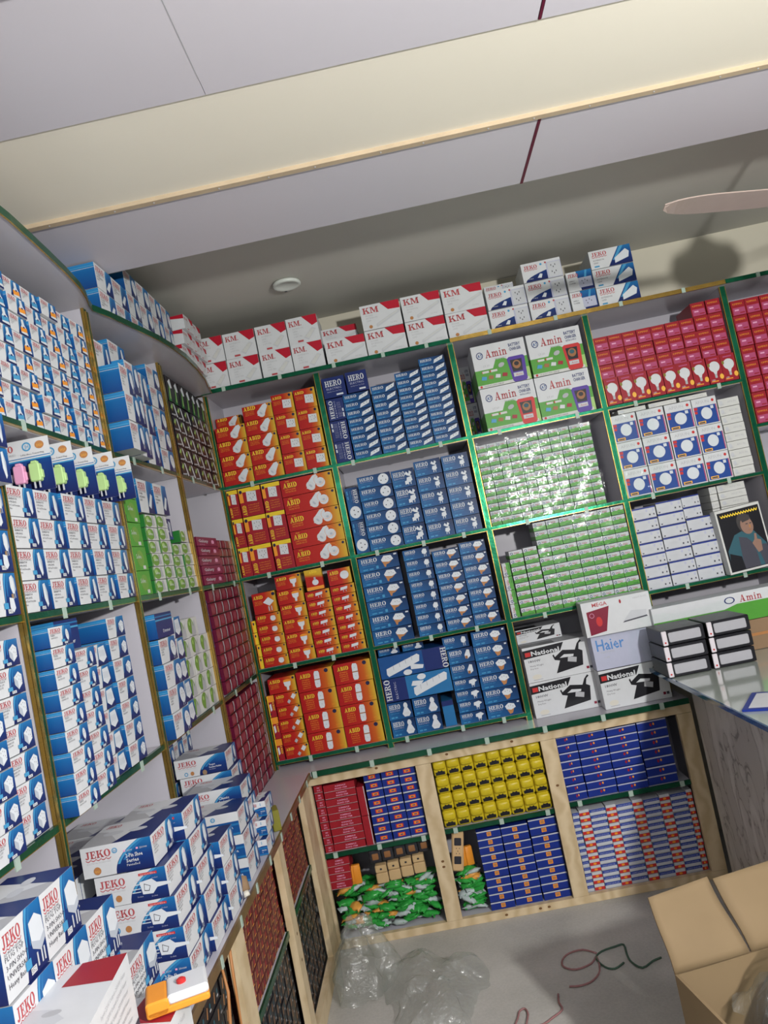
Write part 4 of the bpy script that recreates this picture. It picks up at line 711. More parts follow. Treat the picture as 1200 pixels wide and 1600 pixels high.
# ------------------------------------------------------------------ stock on the back shelves
Z1, Z2, Z3, Z4 = SH
S = stack
b = 'top red bay'
S('B', 'holder', .014, .136, Z1, 2.054, 4, b, 1); S('B', 'holder', .137, .258, Z1, 2.116, 5, b, 2); S('B', 'sock', .260, .349, Z1, 2.138, 4, b, 3); S('B', 'sock', .350, .438, Z1, 2.140, 4, b, 4)
S('B', 'holder', .012, .120, 2.056, 2.105, 1, b, 1, front=.06, where='lying back on the first stack, top red bay')
b = 'second red bay'
for i, (x0, x1) in enumerate(((.014, .058), (.060, .150), (.152, .228))): S('B', 'tall', x0, x1, Z2, 1.800, 3, b, i + 1)
S('B', 'twin', .230, .440, Z2, 1.798, 5, b, 4)
b = 'third red bay'
S('B', 'yelside', .013, .030, Z3, 1.28, 4, b, 1); S('B', 'cap', .032, .131, Z3, 1.298, 5, b, 2); S('B', 'multi', .033, .126, 1.299, 1.382, 1, b, 2, where='on top of the second stack, third red bay')
S('B', 'adapt', .134, .238, Z3, 1.430, 6, b, 3); S('B', 'thin', .241, .339, Z3, 1.348, 7, b, 4); S('B', 'thin', .342, .439, Z3, 1.350, 7, b, 5); S('B', 'capb', .342, .434, 1.351, 1.415, 1, b, 5, where='on top of the fifth stack, third red bay')
S('B', 'hang', .255, .325, 1.350, 1.432, 1, b, 4, front=-.012, d=.03, where='leaning forward on the fourth stack, third red bay')
b = 'lowest red bay'
S('B', 'tallr', .014, .044, Z4, .984, 3, b, 1); S('B', 'lampb', .046, .141, Z4, .984, 5, b, 2); S('B', 'adapt', .030, .139, .985, 1.045, 1, b, 2, where='on top of the second stack, lowest red bay')
S('B', 'bigab', .144, .289, Z4, 1.050, 4, b, 3); S('B', 'bigab', .291, .439, Z4, 1.050, 4, b, 4)
b = 'top blue bay'
S('B', 'helect', .470, .539, Z1, 1.986, 2, b, 1); S('B', 'helect2', .470, .539, 1.987, 2.075, 1, b, 1, where='third up in the first stack, top blue bay')
S('B', 'helec', .470, .562, 2.077, 2.160, 1, b, 1, front=-.004, where='standing on the first stack, top blue bay'); S('B', 'helec', .566, .652, 2.082, 2.166, 1, b, 2, where='standing on the second stack, top blue bay')
S('B', 'h2', .541, .650, Z1, 2.079, 8, b, 2); S('B', 'h2', .654, .756, Z1, 2.091, 8, b, 3); S('B', 'h2', .758, .861, Z1, 2.121, 10, b, 4); S('B', 'h2', .862, .966, Z1, 2.158, 11, b, 5)
b = 'second blue bay'
S('B', 'hroundt', .473, .527, Z2, 1.715, 2, b, 1); S('B', 'hround', .529, .663, Z2, 1.748, 6, b, 2); S('B', 'hmulti', .665, .757, Z2, 1.745, 4, b, 3); S('B', 'hhex', .759, .866, Z2, 1.762, 5, b, 4); S('B', 'hhex', .868, .974, Z2, 1.762, 5, b, 5)
b = 'third blue bay'
S('B', 'hbig', .470, .630, Z3, 1.434, 6, b, 1, d=.18); S('B', 'hplug', .648, .754, Z3, 1.430, 8, b, 2); S('B', 'hcap', .758, .865, Z3, 1.405, 7, b, 3); S('B', 'hcap', .867, .970, Z3, 1.415, 7, b, 4)
b = 'lowest blue bay'
S('B', 'hbulb', .470, .565, Z4, .864, 2, b, 1); S('B', 'hbulb', .567, .669, Z4, .864, 2, b, 2)
S('B', 'hstripf', .470, .735, .866, .955, 1, b, 1, where='lower of two, HERO at left, lowest blue bay'.replace('HERO', 'lettering')); S('B', 'hstrip', .470, .734, .957, 1.042, 1, b, 1, where='upper of two, lettering at right, lowest blue bay')
S('B', 'hbulb', .474, .560, 1.043, 1.070, 1, b, 1, front=.03, where='left one above the long cartons, lowest blue bay'); S('B', 'hbulb', .570, .655, 1.043, 1.070, 1, b, 2, front=.04, where='right one above the long cartons, lowest blue bay')
S('B', 'hside', .678, .724, Z4, .829, 1, b, 3, front=.02); S('B', 'hcow', .737, .838, Z4, .902, 4, b, 4); S('B', 'hred', .737, .838, .903, 1.018, 2, b, 4, where='of two above the fourth stack, lowest blue bay')
S('B', 'hplug', .730, .832, 1.019, 1.068, 1, b, 4, front=.01, where='on top of the fourth stack, lowest blue bay'); S('B', 'hcube', .841, .976, Z4, 1.068, 6, b, 5)
b = 'charger bay'
S('B', 'aminr', 1.073, 1.287, Z1, 1.988, 1, b, 1, where='in lower left of charger bay'); S('B', 'aminb', 1.071, 1.285, 1.989, 2.160, 1, b, 1, where='in upper left of charger bay')
S('B', 'aminb', 1.290, 1.504, Z1, 1.988, 1, b, 2, where='in lower right of charger bay'); S('B', 'aminr', 1.290, 1.504, 1.989, 2.160, 1, b, 2, where='in upper right of charger bay')
put('aminb', 1.045, .235, Z1 + .001, .065, .04, .16, 0, 'end of lower set back charger carton beside the green post', 'set back charger cartons'); put('aminb', 1.042, .235, 1.982, .065, .04, .155, 0, 'end of upper set back charger carton beside the green post', 'set back charger cartons')
b = 'upper green bay'
for i in range(11):
    w = (1.462 - 1.012) / 11; r = 11 if i >= 8 else 11
    S('B', 'gsm', 1.012 + i * w, 1.012 + (i + 1) * w, Z2, (1.772 if i < 5 else 1.778), r, b, i + 1, d=.12, jit=.006)
b = 'lower green bay'
S('B', 'gsmt', 1.014, 1.047, Z3, 1.305, 4, b, 1, d=.12); S('B', 'gsm', 1.050, 1.104, Z3, 1.345, 8, b, 2, d=.12); S('B', 'gsm', 1.106, 1.161, Z3, 1.347, 8, b, 3, d=.12)
for i in range(7):
    w = (1.519 - 1.164) / 7; S('B', 'gsm', 1.164 + i * w, 1.164 + (i + 1) * w, Z3, 1.434, 10, b, i + 4, d=.12, jit=.006)
b = 'iron bay'
S('B', 'nat', 1.020, 1.281, CT, .972, 2, b, 1, front=-.01); S('B', 'nat', 1.272, 1.536, CT, .844, 1, b, 2, front=-.08, where='beneath the lavender carton, iron bay'); S('B', 'haier', 1.270, 1.520, .845, .973, 1, b, 2, front=-.08, where='over a dry iron carton')
S('B', 'nat', 1.020, 1.20, .973, 1.03, 1, b, 1, front=.09, where='lying back on the two left iron cartons')
put('mega', 1.386, -.056, .975, .254, .09, .128, -.02, 'white carton with red panel standing on the lavender carton', 'iron cartons')
b = 'bulb bay'
for i in range(9):
    w = (2.058 - 1.546) / 9; x0 = 1.546 + i * w; x1 = x0 + w
    S('B', 'ledb', x0, x1, Z1, 1.925, 1, b, i + 1, front=-.012, jit=.002)
    S('B', 'pinkb', x0, x1, 1.926, 2.094 if i < 7 else 2.150, 3 if i < 7 else 4, 'above bulb pictures', i + 1, front=.004, jit=.006)
b = 'panel light bay'
for i, (x0, x1) in enumerate(((1.546, 1.644), (1.647, 1.752), (1.754, 1.859), (1.861, 1.957))): S('B', 'afsun', x0, x1, Z2, 1.778, 3, b, i + 1, d=.12, jit=.002)
for i, (x0, x1) in enumerate(((1.58, 1.69), (1.70, 1.81), (1.82, 1.93))): S('B', 'afflat', x0, x1, 1.779, 1.797, 1, 'lying above panel light boxes', i + 1, front=.004)
S('B', 'afflat', 1.960, 2.042, Z2, 1.758, 9, b, 5)
b = 'blue lid bay'
S('B', 'wb', 1.546, 1.638, Z3, 1.408, 7, b, 1); S('B', 'wb', 1.640, 1.740, Z3, 1.415, 7, b, 2); S('B', 'wb', 1.742, 1.841, Z3, 1.330, 5, b, 3); S('B', 'wb', 1.742, 1.812, 1.331, 1.418, 2, b, 3, front=.006, desc='short white box with blue lid')
o = put('portrait', 1.924, -.012, Z3 + .003, .17, .045, .245, 0, 'carton showing a photo of a person in a teal jacket raising a hand', 'cartons in the blue lid bay'); o.rotation_euler = (.03, -.05, 0); o.location = (1.930, -.018, Z3 + .006)
S('B', 'afflat', 1.863, 1.893, Z3, 1.432, 12, b, 4, front=.035, d=.12, desc='narrow flat white box'); S('B', 'afflat', 1.896, 2.005, Z3, 1.432, 12, b, 5, front=.035, d=.12)
for i in range(9):
    S('B', 'pinkb', 2.095 + i * .057, 2.151 + i * .057, 1.634, 2.125, 8, 'rightmost unit', i + 1, front=.006)
# carton under and wide green carton at right
put('aminw', 1.81, -.077, .930, .62, .10, .105, 0, 'wide green and white carton behind the wrapped packs', 'cartons behind the glass counter')
m = MB(); m.box(1.60, -.130, .8205, 2.10, -.022, .928, 'card'); m.box(1.60, -.132, .87, 2.10, -.130, .88, 'bronze'); tag(m.build('brown_carton'), 'brown carton beneath the wide green and white carton', 'box')

# on top of the back shelves
TT = TZ + .0145
b = 'row above red bay'
for i, (x0, x1, zt) in enumerate(((.012, .119, 2.412), (.121, .249, 2.412), (.252, .377, 2.414), (.379, .505, 2.418))): S('B', 'kms', x0, x1, TT, zt, 2, 'row atop back shelves', i + 1, front=-.03, jit=.01)
S('B', 'kml', .511, .672, TT, 2.298, 1, 'row atop back shelves', 5, front=-.03, where='under the set back one atop back shelves'); S('B', 'kml', .500, .650, 2.299, 2.375, 1, 'row atop back shelves', 5, front=.07, where='set back upper one atop back shelves')
for i, (x0, x1) in enumerate(((.675, .834), (.839, .995), (1.000, 1.162))): S('B', 'kml', x0, x1, TT, 2.404, 2, 'row atop back shelves', i + 6, front=-.03, jit=.01)
S('B', 'jsh', 1.167, 1.323, TT, 2.354, 2, 'atop charger bay', 1, front=-.03); S('B', 'jsh', 1.327, 1.484, TT, 2.432, 3, 'atop charger bay', 2, front=-.03, jit=.008); S('B', 'jsh', 1.18, 1.30, 2.355, 2.40, 1, 'x', 1, front=.05, where='lying back on the first stack atop charger bay')
S('B', 'jpow', 1.488, 1.590, TT, 2.360, 2, 'atop bulb bay', 1, front=-.03); S('B', 'jlong', 1.592, 1.757, TT, 2.424, 3, 'atop bulb bay', 2, front=-.03)

# ------------------------------------------------------------------ stock on the left shelves
L1 = 1.818; L2 = 1.447; L3 = 1.081
b = 'corner top left bay'
for i in range(6):
    y0 = -.497 + i * .0795; S('L', 'blk', y0, y0 + .078, L1, 2.075, 5, b, i + 1)
for i in range(7):
    y0 = -.495 + i * .0685; S('L', 'grntop', y0, y0 + .067, 2.076, 2.165, 1, 'atop black boxes', i + 1)
b = 'corner second left bay'
S('L', 'galaxy', -.500, -.235, L2, 1.612, 5, b, 1, front=-.004, d=.12)
for i in range(3): S('L', 'mar', -.232 + i * .070, -.164 + i * .070, L2, 1.605, 5, b, i + 2, d=.10)
b = 'corner third left bay'
S('L', 'two', -.535, -.466, L3, 1.400, 6, b, 1, front=.01)
for i in range(5): S('L', 'mar', -.462 + i * .0885, -.375 + i * .0885, L3, 1.430, 8, b, i + 2)
b = 'corner lowest left bay'
for i in range(5): S('L', 'mar', -.472 + i * .089, -.385 + i * .089, CT, 1.052, 9, b, i + 1, front=.0)
b = 'middle top left bay'
S('L', 'goldplug', -1.085, -.985, L1, 2.045, 3, b, 1, front=-.055, d=.16); S('L', 'goldplug', -.982, -.880, L1, 2.085, 3, b, 2, front=-.035); S('L', 'goldplug', -.840, -.725, L1, 2.101, 3, b, 3, front=-.008)
S('L', 'socketc', -.700, -.580, L1, 2.150, 5, b, 4, front=-.004); S('L', 'jflat', -1.09, -.98, 2.046, 2.120, 1, b, 1, where='on first stack, middle top left bay'); S('L', 'jflat', -.978, -.86, 2.086, 2.150, 1, b, 2, where='on second stack, middle top left bay')
b = 'middle second left bay'
S('L', 'biggrn', -1.08, -.985, L2, 1.765, 5, b, 1); 
for i in range(4): S('L', 'bulbg', -.955 + i * .0985, -.858 + i * .0985, L2, [1.665, 1.668, 1.585, 1.59][i], [6, 6, 4, 4][i], b, i + 2, front=0)
S('L', 'jpair', -.955, -.835, 1.670, 1.765, 1, b, 1, where='nearer one on the green bulb boxes'); S('L', 'jpair', -.832, -.715, 1.671, 1.762, 1, b, 1, where='farther one on the green bulb boxes')
S('L', 'two', -.755, -.690, 1.60, 1.665, 1, b, 1, front=.01, where='resting on green bulb boxes'); S('L', 'bulbg', -.655, -.575, 1.592, 1.63, 1, b, 5, where='lone one topping the fifth stack, middle second left bay')
b = 'middle third left bay'
S('L', 'socketc', -1.095, -.965, L3, 1.330, 4, b, 1, front=-.03); S('L', 'dimmer', -1.09, -.955, 1.331, 1.395, 1, b, 1, front=-.03, where='on the blue sided stack, middle third left bay'); S('L', 'vent', -.950, -.845, L3, 1.375, 5, b, 2, front=-.01)
for i in range(3): S('L', 'gw', -.838 + i * .094, -.745 + i * .094, L3, [1.358, 1.36, 1.30][i], [5, 5, 4][i], b, i + 3)
S('L', 'bulbg', -1.08, -.96, 1.396, 1.425, 1, b, 1, front=.05, where='lying topmost, middle third left bay')
b = 'middle lowest left bay'
for i in range(6): S('L', 'jsm', -1.09 + i * .086, -1.006 + i * .086, CT, 1.061 - .002 * i, 7, b, i + 1, front=.108, d=.14)
b = 'near top left bay'
for i in range(7):
    y0 = -1.663 + i * .0765
    S('L', 'iron_b' if i % 2 else 'iron_o', y0, y0 + .0755, L1, 2.138 - .0 * i, 8, b, i + 1, jit=.01, desc='white blue iron plug box')
b = 'near second left bay'
for i in range(5): S('L', 'gen', -1.655 + i * .1068, -1.55 + i * .1068, L2, 1.684, 4, b, i + 1, jit=.006, front=-.006)
b = 'near third left bay'
S('L', 'uni', -1.652, -1.560, L3, 1.415, 9, b, 1, front=-.035, d=.18); S('L', 'uni', -1.545, -1.450, L3, 1.362, 7, b, 2, front=-.022, d=.18); S('L', 'dimmer', -1.55, -1.45, 1.363, 1.425, 1, b, 2, where='on the second stack, near third left bay'); 
S('L', 'vent', -1.425, -1.335, L3, 1.36, 6, b, 3, front=.0); S('L', 'univ4', -1.325, -1.225, L3, 1.410, 7, b, 4, front=-.004)
b = 'nearest top left bay'
for i in range(3):
    y0 = -1.93 + i * .083; S('L', 'iron_o' if i % 2 else 'iron_b', y0, y0 + .082, L1, 2.12, 8, b, i + 1, jit=.01, desc='white blue iron plug box')
b = 'nearest second left bay'
S('L', 'crystal', -1.780, -1.680, L2, 1.672, 3, b, 2, front=-.01); S('L', 'crystal', -1.885, -1.785, L2, 1.672, 3, b, 1, front=-.02); S('L', 'jflat', -1.79, -1.69, 1.673, 1.80, 2, b, 1, front=-.04, where='of two topping the crystal plug boxes')
b = 'nearest third left bay'
S('L', 'ext', -1.790, -1.690, L3, 1.410, 7, b, 3, front=.0); S('L', 'ext', -1.893, -1.793, L3, 1.30, 5, b, 2, front=-.012); S('L', 'ext', -1.996, -1.896, L3, 1.30, 5, b, 1, front=-.02)
# blister cards standing on the generator boxes
def blister(y, x, z, label):
    r = empty('plug_blister_card', (x, y, z), (0, 0, .06)); tag(r, label, 'blister card', 'blister cards of coloured plugs')
    m = MB(); w, h = .118, .108
    m.box(-w / 2, 0, 0, w / 2, .0012, h, 'white')
    A = Art(w, h); A.curve_region(lambda q: 0, 'jblue', y0=0, y1=.60); A.curve_region(lambda q: 0, 'cyan', y0=.60, y1=.625); A.curve_region(lambda q: 0, 'sky', y0=.65, y1=.665)
    A.ell(.62, .86, .085, .085, 'cyan', 14, inner=.7); A.txt('JH', .585, .82, .08, 'cyan', w=.07); A.ell(.84, .86, .085, .075, 'bronze', 14); A.txt('2020', .79, .83, .05, 'gold', w=.10)
    A.slab('JEKO', .05, .80, .12, 'jred', .34); A.txt('ACCESSORIES', .08, .72, .045, 'pgrey', w=.34); A.txt('2-Pin Shoe Travel Plug', .5, .70, .03, 'ink', w=.4)
    for k, mm, F in A.p:
        for f in F: m.face([(-w / 2 + a_, -.0002 - k * STEP, b_) for a_, b_ in f], mm)
    m.build('card', r)
    for i, mt in enumerate(('plug', 'pinkplug', 'greenplug')):
        cx = -.034 + i * .031; m = MB()
        m.rbox(cx - .0105, -.018, .018, cx + .0105, -.001, .055, mt, .004); m.rbox(cx - .006, -.015, .052, cx + .006, -.002, .060, mt, .0025); m.rbox(cx - .0135, -.013, .024, cx + .0135, -.002, .042, mt, .003)
        pl = m.build('plug', r)
        m = MB()
        for dx in (-.007, .007): m.box(cx + dx * .7 - .0013, -.012, .005, cx + dx * .7 + .0013, -.009, .018, 'lgrey')
        m.build('pin', pl)
names = ['nearest plug blister card with white pink and green plugs', 'second nearest plug blister card behind the nearest', 'middle plug blister card in the row', 'fourth plug blister card in the row', 'farthest plug blister card in the row']
for i in range(5): blister([-1.50, -1.415, -1.32, -1.225, -1.135][i], [-.034, -.026, -.022, -.014, -.006][i], 1.6855, names[i])
# on top of the scalloped board
for i in range(6):
    for r in range(3 if i > 1 else 2):
        put('jpair' if i < 2 else 'socketc', .018 - .06, -1.02 + i * .112 + .05, TT + .001 + r * .072, .108, .12, .070, PI / 2 + .02 * (i % 3 - 1), f"white carton, {ORD[r+1]} layer, {ORD[i+1]} from near end atop left shelves", 'white cartons atop the left shelves')
for i in range(3):
    for r in range(4 if i < 2 else 3):
        K = .052; put('kms', .0 - .035 + .012 * r, -.32 + i * .098 + .04, TT + .001 + r * (K + .001), .094, .12, K, PI / 2 - .06, f"white red box, {ORD[r+1]} layer, {ORD[i+1]} from near end, left shelf top corner", 'white red boxes at the corner of the left shelf top')

# ------------------------------------------------------------------ counter boards and wooden cabinets
m = MB(); m.box(-.30, -.13, CT - .018, 1.56, .27, CT - .0005, laminate); cb_ = m.build('counter_board'); tag(cb_, 'lavender counter board below the back wall shelves', 'counter')
m = MB(); m.box(.158, -.136, CT - .020, 1.56, -.130, CT, dfoil); m.build('glass_edge', cb_)
for k in range(7):
    m = MB(); c = .17 + k * .215; m.box(c - .008, -.139, CT - .023, c + .008, -.1365, CT + .001, clipm); m.build('clip', cb_)
m = MB(); m.box(-.30, -2.6, CT - .018, .148, -.1305, CT - .0005, laminate); cl_ = m.build('counter_board'); tag(cl_, 'lavender counter board below the left wall shelves', 'counter')
m = MB(); m.box(.148, -2.6, CT - .020, .154, -.136, CT, brownm); m.build('glass_edge', cl_)
for k in range(8):
    m = MB(); c = -.24 - k * .17; m.box(.1545, c - .006, CT - .022, .157, c + .006, CT + .001, clipm); m.build('clip', cl_)
def bar(name, parent, x0, y0, z0, x1, y1, z1, knots=0, face='F'):
    m = MB(); m.box(x0, y0, z0, x1, y1, z1, pine)
    o = m.build(name, parent)
    if knots:
        q = MB()
        for k in range(knots):
            u = random.uniform(.15, .85)
            if face == 'F':
                cx, cz = x0 + (x1 - x0) * (u if x1 - x0 > z1 - z0 else .5), z0 + (z1 - z0) * (.5 if x1 - x0 > z1 - z0 else u)
                q.face([(cx + .006 * math.cos(a_ * PI / 5), y0 - .0004, cz + .0045 * math.sin(a_ * PI / 5)) for a_ in range(10)], knotm)
            else:
                cy, cz = y0 + (y1 - y0) * (u if y1 - y0 > z1 - z0 else .5), z0 + (z1 - z0) * (.5 if y1 - y0 > z1 - z0 else u)
                q.face([(x1 + .0004, cy + .006 * math.cos(a_ * PI / 5), cz + .0045 * math.sin(a_ * PI / 5)) for a_ in range(10)], knotm)
        q.build('knot', o)
    return o
YF = -.125; YB = -.105
cab = empty('wooden_cabinet', (.8, .05, FZ)); tag(cab, 'pine framed cabinet under the back wall shelves', 'cabinet')
cab.location = (0, 0, 0)
bar('top_rail', cab, .125, YF + .02, .642, 1.57, YB + .02, CT - .020, 3)
bar('bottom_rail', cab, .125, YF + .02, FZ + .001, 1.57, YB + .02, .068, 3)
for x0, x1, kn_ in ((.125, .140, 0), (.537, .595, 2), (1.007, 1.063, 1), (1.515, 1.57, 0)): bar('post', cab, x0, YF + .0195, .069, x1, YB + .02, .641, kn_)
for x0, x1, z in ((.140, .537, .382), (.595, 1.007, .388), (1.063, 1.515, .398)):
    m = MB(); m.box(x0, YB + .022, z - .014, x1, .2, z - .0005, laminate); m.build('shelf_board', cab)
    m = MB(); m.box(x0, YB + .014, z - .016, x1, YB + .0215, z, dfoil); e_ = m.build('glass_edge', cab)
    for k in range(3):
        m = MB(); c = x0 + .04 + k * (x1 - x0) * .42; m.box(c - .008, YB + .011, z - .018, c + .008, YB + .0138, z + .002, clipm); m.build('clip', cab)
m = MB(); m.box(.10, .2, FZ, 1.57, .21, CT - .02, laminate); m.build('back_panel', cab)
for x in (.537 + .025, 1.007 + .025, 1.56):
    m = MB(); m.box(x, YB + .021, FZ + .001, x + .008, .2, CT - .02, laminate); m.build('divider', cab)
m = MB(); m.box(.14, YB + .021, .058, 1.56, .2, .066, laminate); m.build('bottom_board', cab)
yb = -.082
Sx = lambda *a_, **k_: stack('B', *a_, front=yb, **k_)
q_ = dict(jit=.008)
b = 'upper left cabinet bay'; z = .382
Sx('redc', .142, .176, z, .632, 9, b, 1, **q_); Sx('redc', .178, .299, z, .628, 9, b, 2, **q_); Sx('redp', .301, .331, z, .600, 2, b, 3)
for i, (x0, x1, zt) in enumerate(((.336, .400, .640), (.402, .467, .640), (.469, .533, .638))): Sx('bluc', x0, x1, z, zt, 8, b, i + 4, **q_)
b = 'lower left cabinet bay'
# green and white sweet-like packets: loose heap
def packet_heap(x0, x1, ztop, n, label, group, seedv):
    rnd = random.Random(seedv); res = []
    for k in range(n):
        r = k / n; x = rnd.uniform(x0 + .03, x1 - .03); z = .074 + (ztop - .09) * r + rnd.uniform(-.004, .004)
        m = MB(); cols = ['dgreenp', 'whitep', 'dgreenp', 'orangep']
        mt = rnd.choice(['pk_green', 'pk_green', 'pk_white', 'pk_green', 'pk_orange'] if k % 3 else ['pk_white', 'pk_green'])
        L, Wd, T = rnd.uniform(.028, .038), rnd.uniform(.016, .022), rnd.uniform(.009, .013)
        rings = []
        for i in range(8):
            t_ = -1 + 2 * i / 7; f = max(.25, (1 - abs(t_) ** 3)) ; ww = Wd * (1.15 if abs(t_) == 1 else f); th = T * (.08 if abs(t_) == 1 else f * rnd.uniform(.75, 1.1))
            rings.append([(t_ * L + rnd.uniform(-.002, .002), ww * math.cos(2 * PI * j / 10) * rnd.uniform(.85, 1.1), th * math.sin(2 * PI * j / 10) + rnd.uniform(-.001, .001)) for j in range(10)])
        m.loft(rings, mt, True, True)
        o = m.build('foil_packet', None, (x, rnd.uniform(-.060, -.035) if k % 5 else rnd.uniform(-.02, .05), z + .006), (rnd.uniform(-.5, .5), rnd.uniform(-.35, .35), rnd.uniform(-.7, .7)), True)
        c = {'pk_green': 'green', 'pk_white': 'silvery white', 'pk_orange': 'orange'}[mt]
        tag(o, f"{c} crumpled foil packet in the {label}", 'packet', f"{c} foil packets in the {label}")
P('pk_green', (.03, .30, .05), .25, var=.5, scale=60, bump=.5); P('pk_white', (.42, .50, .50), .25, var=.2, scale=60, bump=.5); P('pk_orange', (.62, .30, .06), .3, var=.4, scale=60, bump=.4)
packet_heap(.142, .537, .238, 150, 'heap in the lower left cabinet bay', 'g', 3)
packet_heap(.597, .705, .228, 50, 'narrow heap in the lower middle cabinet bay', 'g', 5)
for k in range(5):
    m = MB(); m.rbox(-.014, -.01, 0, .014, .01, .07, 'orange', .004); o = m.build('orange_pouch', None, (.20 + k * .018 if k < 3 else .64 + (k - 3) * .024, -.03, .235 if k < 3 else .225), (0, .1 * (k % 2), .05 * k), True)
    tag(o, ('orange pouch behind the red cartons, ' + ORD[k + 1] + ' from left') if k < 3 else ('orange pouch behind the beige socket strip, ' + ORD[k - 2] + ' from left'), 'pouch', 'orange pouches')
for r in range(4): put('redc', .172 + .002 * r, yb + .01 + .05, .244 + r * .0278, .088 - .004 * (r % 2), .10, .0268, .06 * (r % 2) - .02, f"flat red carton, {ORD[r+1]} from bottom, on the left packet heap", 'red cartons on the packet heap')
P('beige', (.56, .38, .20), .35); P('darkplastic', (.03, .03, .04), .3)
def beige_socket(x, z, i, two):
    r = empty('beige_socket', (x, yb + .012, z), (0, -.0, 0)); tag(r, f"beige switch socket, {ORD[i+1]} from left, {'front row' if two else 'behind row'} wrapped in film", 'socket', 'beige sockets wrapped in film')
    m = MB(); m.rbox(-.0225, 0, 0, .0225, .03, .038, 'beige', .006); m.build('body', r)
    m = MB(); m.rbox(-.0215, .001, .040, .0215, .032, .066, 'beige', .004); m.build('lid', r)
    m = MB(); m.rbox(-.004, -.001, .050, .004, .002, .056, 'darkplastic', .002); m.build('button', r)
for i in range(4): beige_socket(.332 + i * .048, .232 + .004 * i, i, True)
for i in range(5):
    m = MB(); m.rbox(-.022, 0, 0, .022, .03, .05, 'darkplastic', .006); m.rbox(-.012, -.002, .012, .012, .001, .035, 'brownink', .003)
    tag(m.build('dark_switch', None, (.318 + i * .047, yb + .03, .303 + .002 * i), (0, 0, 0), True), f"dark switch wrapped in film, {ORD[i+1]} from left above beige sockets", 'switch', 'dark switches wrapped in film')
def film_sheet(name, x0, z0, x1, z1, y, label, nx=24, nz=20, amp=.004, seedv=1, bulge=.0):
    rnd = random.Random(seedv); m = MB(); G = []
    for j in range(nz + 1):
        G.append([(x0 + (x1 - x0) * i / nx, y - bulge * math.sin(PI * i / nx) * math.sin(PI * j / nz) + rnd.uniform(-amp, amp), z0 + (z1 - z0) * j / nz) for i in range(nx + 1)])
    b0 = len(m.v)
    for r in G: m.v += r
    for j in range(nz):
        for i in range(nx):
            m.f.append((b0 + j * (nx + 1) + i, b0 + j * (nx + 1) + i + 1, b0 + (j + 1) * (nx + 1) + i + 1, b0 + (j + 1) * (nx + 1) + i)); m.mi.append(m.slot(film))
    return tag(m.build(name, smooth=True), label, 'plastic film')
film_sheet('film_wrap', .30, .225, .53, .36, yb + .001, 'clear film wrapped around the beige sockets', 14, 10, .002, 4)
film_sheet('film_wrap', 1.014, Z2 + .002, 1.465, 1.782, -.014, 'clear glossy film over the upper bay of small green boxes', 22, 16, .0024, 11)
film_sheet('film_wrap', 1.165, Z3 + .002, 1.520, 1.438, -.014, 'clear glossy film over the lower bay of small green boxes', 18, 16, .0024, 12)
film_sheet('film_wrap', 1.546, Z2 + .002, 1.70, 1.79, -.018, 'clear film over the left panel light boxes', 9, 16, .0020, 13)
b = 'upper middle cabinet bay'
# yellow clips
for i in range(8):
    for r in range(4):
        w = (1.006 - .597) / 8; hh = .063; x = .597 + (i + .5) * w; zz = .3885 + r * hh
        rt = empty('yellow_tape_pack', (x, yb + .003, zz)); tag(rt, f"yellow pack with black label, {'bottom' if r == 0 else ORD[r+1]} row, {ORD[i+1]} from left, {b}", 'pack', 'yellow packs in the cabinet')
        m = MB(); m.rbox(-w / 2 + .0008, .0, .0, w / 2 - .0008, .045, hh - .001, 'yel', .010); m.rbox(-w / 2 + .0025, -.008, hh * .42, w / 2 - .0025, .02, hh * .93, 'yel', .010); m.build('body', rt, smooth=True)
        m = MB(); zt = .013
        m.face([(-.017, -.0022, zt - .006), (.017, -.0022, zt - .006), (.018, -.0022, zt + .005), (.010, -.0022, zt + .006), (.007, -.0022, zt + .011), (.003, -.0022, zt + .008), (-.003, -.0022, zt + .008), (-.007, -.0022, zt + .011), (-.010, -.0022, zt + .006), (-.018, -.0022, zt + .005)], 'black'); m.build('label', rt)
b = 'lower middle cabinet bay'
for i, (x0, x1) in enumerate(((.706, .797), (.799, .900), (.902, 1.005))): Sx('blul', x0, x1, .0665, .355 if i < 2 else .36, 10, b, i + 1, **q_)
# beige two-gang strip standing on the packets
r_ = empty('beige_socket_strip', (.612, yb + .005, .226), (0, .20, 0)); tag(r_, 'beige socket strip standing on the packets in lower middle bay', 'socket strip')
m = MB(); m.rbox(-.022, 0, 0, .022, .03, .148, 'beige', .010); m.build('body', r_)
for z_ in (.028, .095):
    m = MB(); m.rbox(-.013, -.002, z_, .013, .002, z_ + .028, 'darkplastic', .003); m.build('switch', r_)
m = MB()
for dx, dz in ((-.005, .066), (.006, .066), (0, .075), (-.005, .085), (.006, .085)): m.rbox(dx - .0015, -.0012, dz - .0015, dx + .0015, .001, dz + .0015, 'darkplastic', .001)
m.build('socket_hole', r_)
b = 'upper right cabinet bay'
Sx('bludk', 1.066, 1.139, .3985, .636, 8, b, 1, **q_); Sx('bludk', 1.141, 1.251, .3985, .634, 8, b, 2, **q_); Sx('bludk', 1.253, 1.366, .3985, .632, 8, b, 3, **q_); Sx('bludk', 1.368, 1.478, .3985, .634, 7, b, 4, **q_)
b = 'lower right cabinet bay'; x = 1.066; si = 1; seq = [('rwb', .026), ('rwr', .039), ('rwb', .061), ('rwr', .039), ('rwb', .061), ('rwr', .039), ('rwb', .061), ('rwr', .039), ('rwb', .061), ('rwr', .022)]
for kn_, w in seq:
    Sx(kn_, x, x + w, .0665, .362 - (.006 if si % 2 else 0), 13, b, si, jit=.006); x += w; si += 1

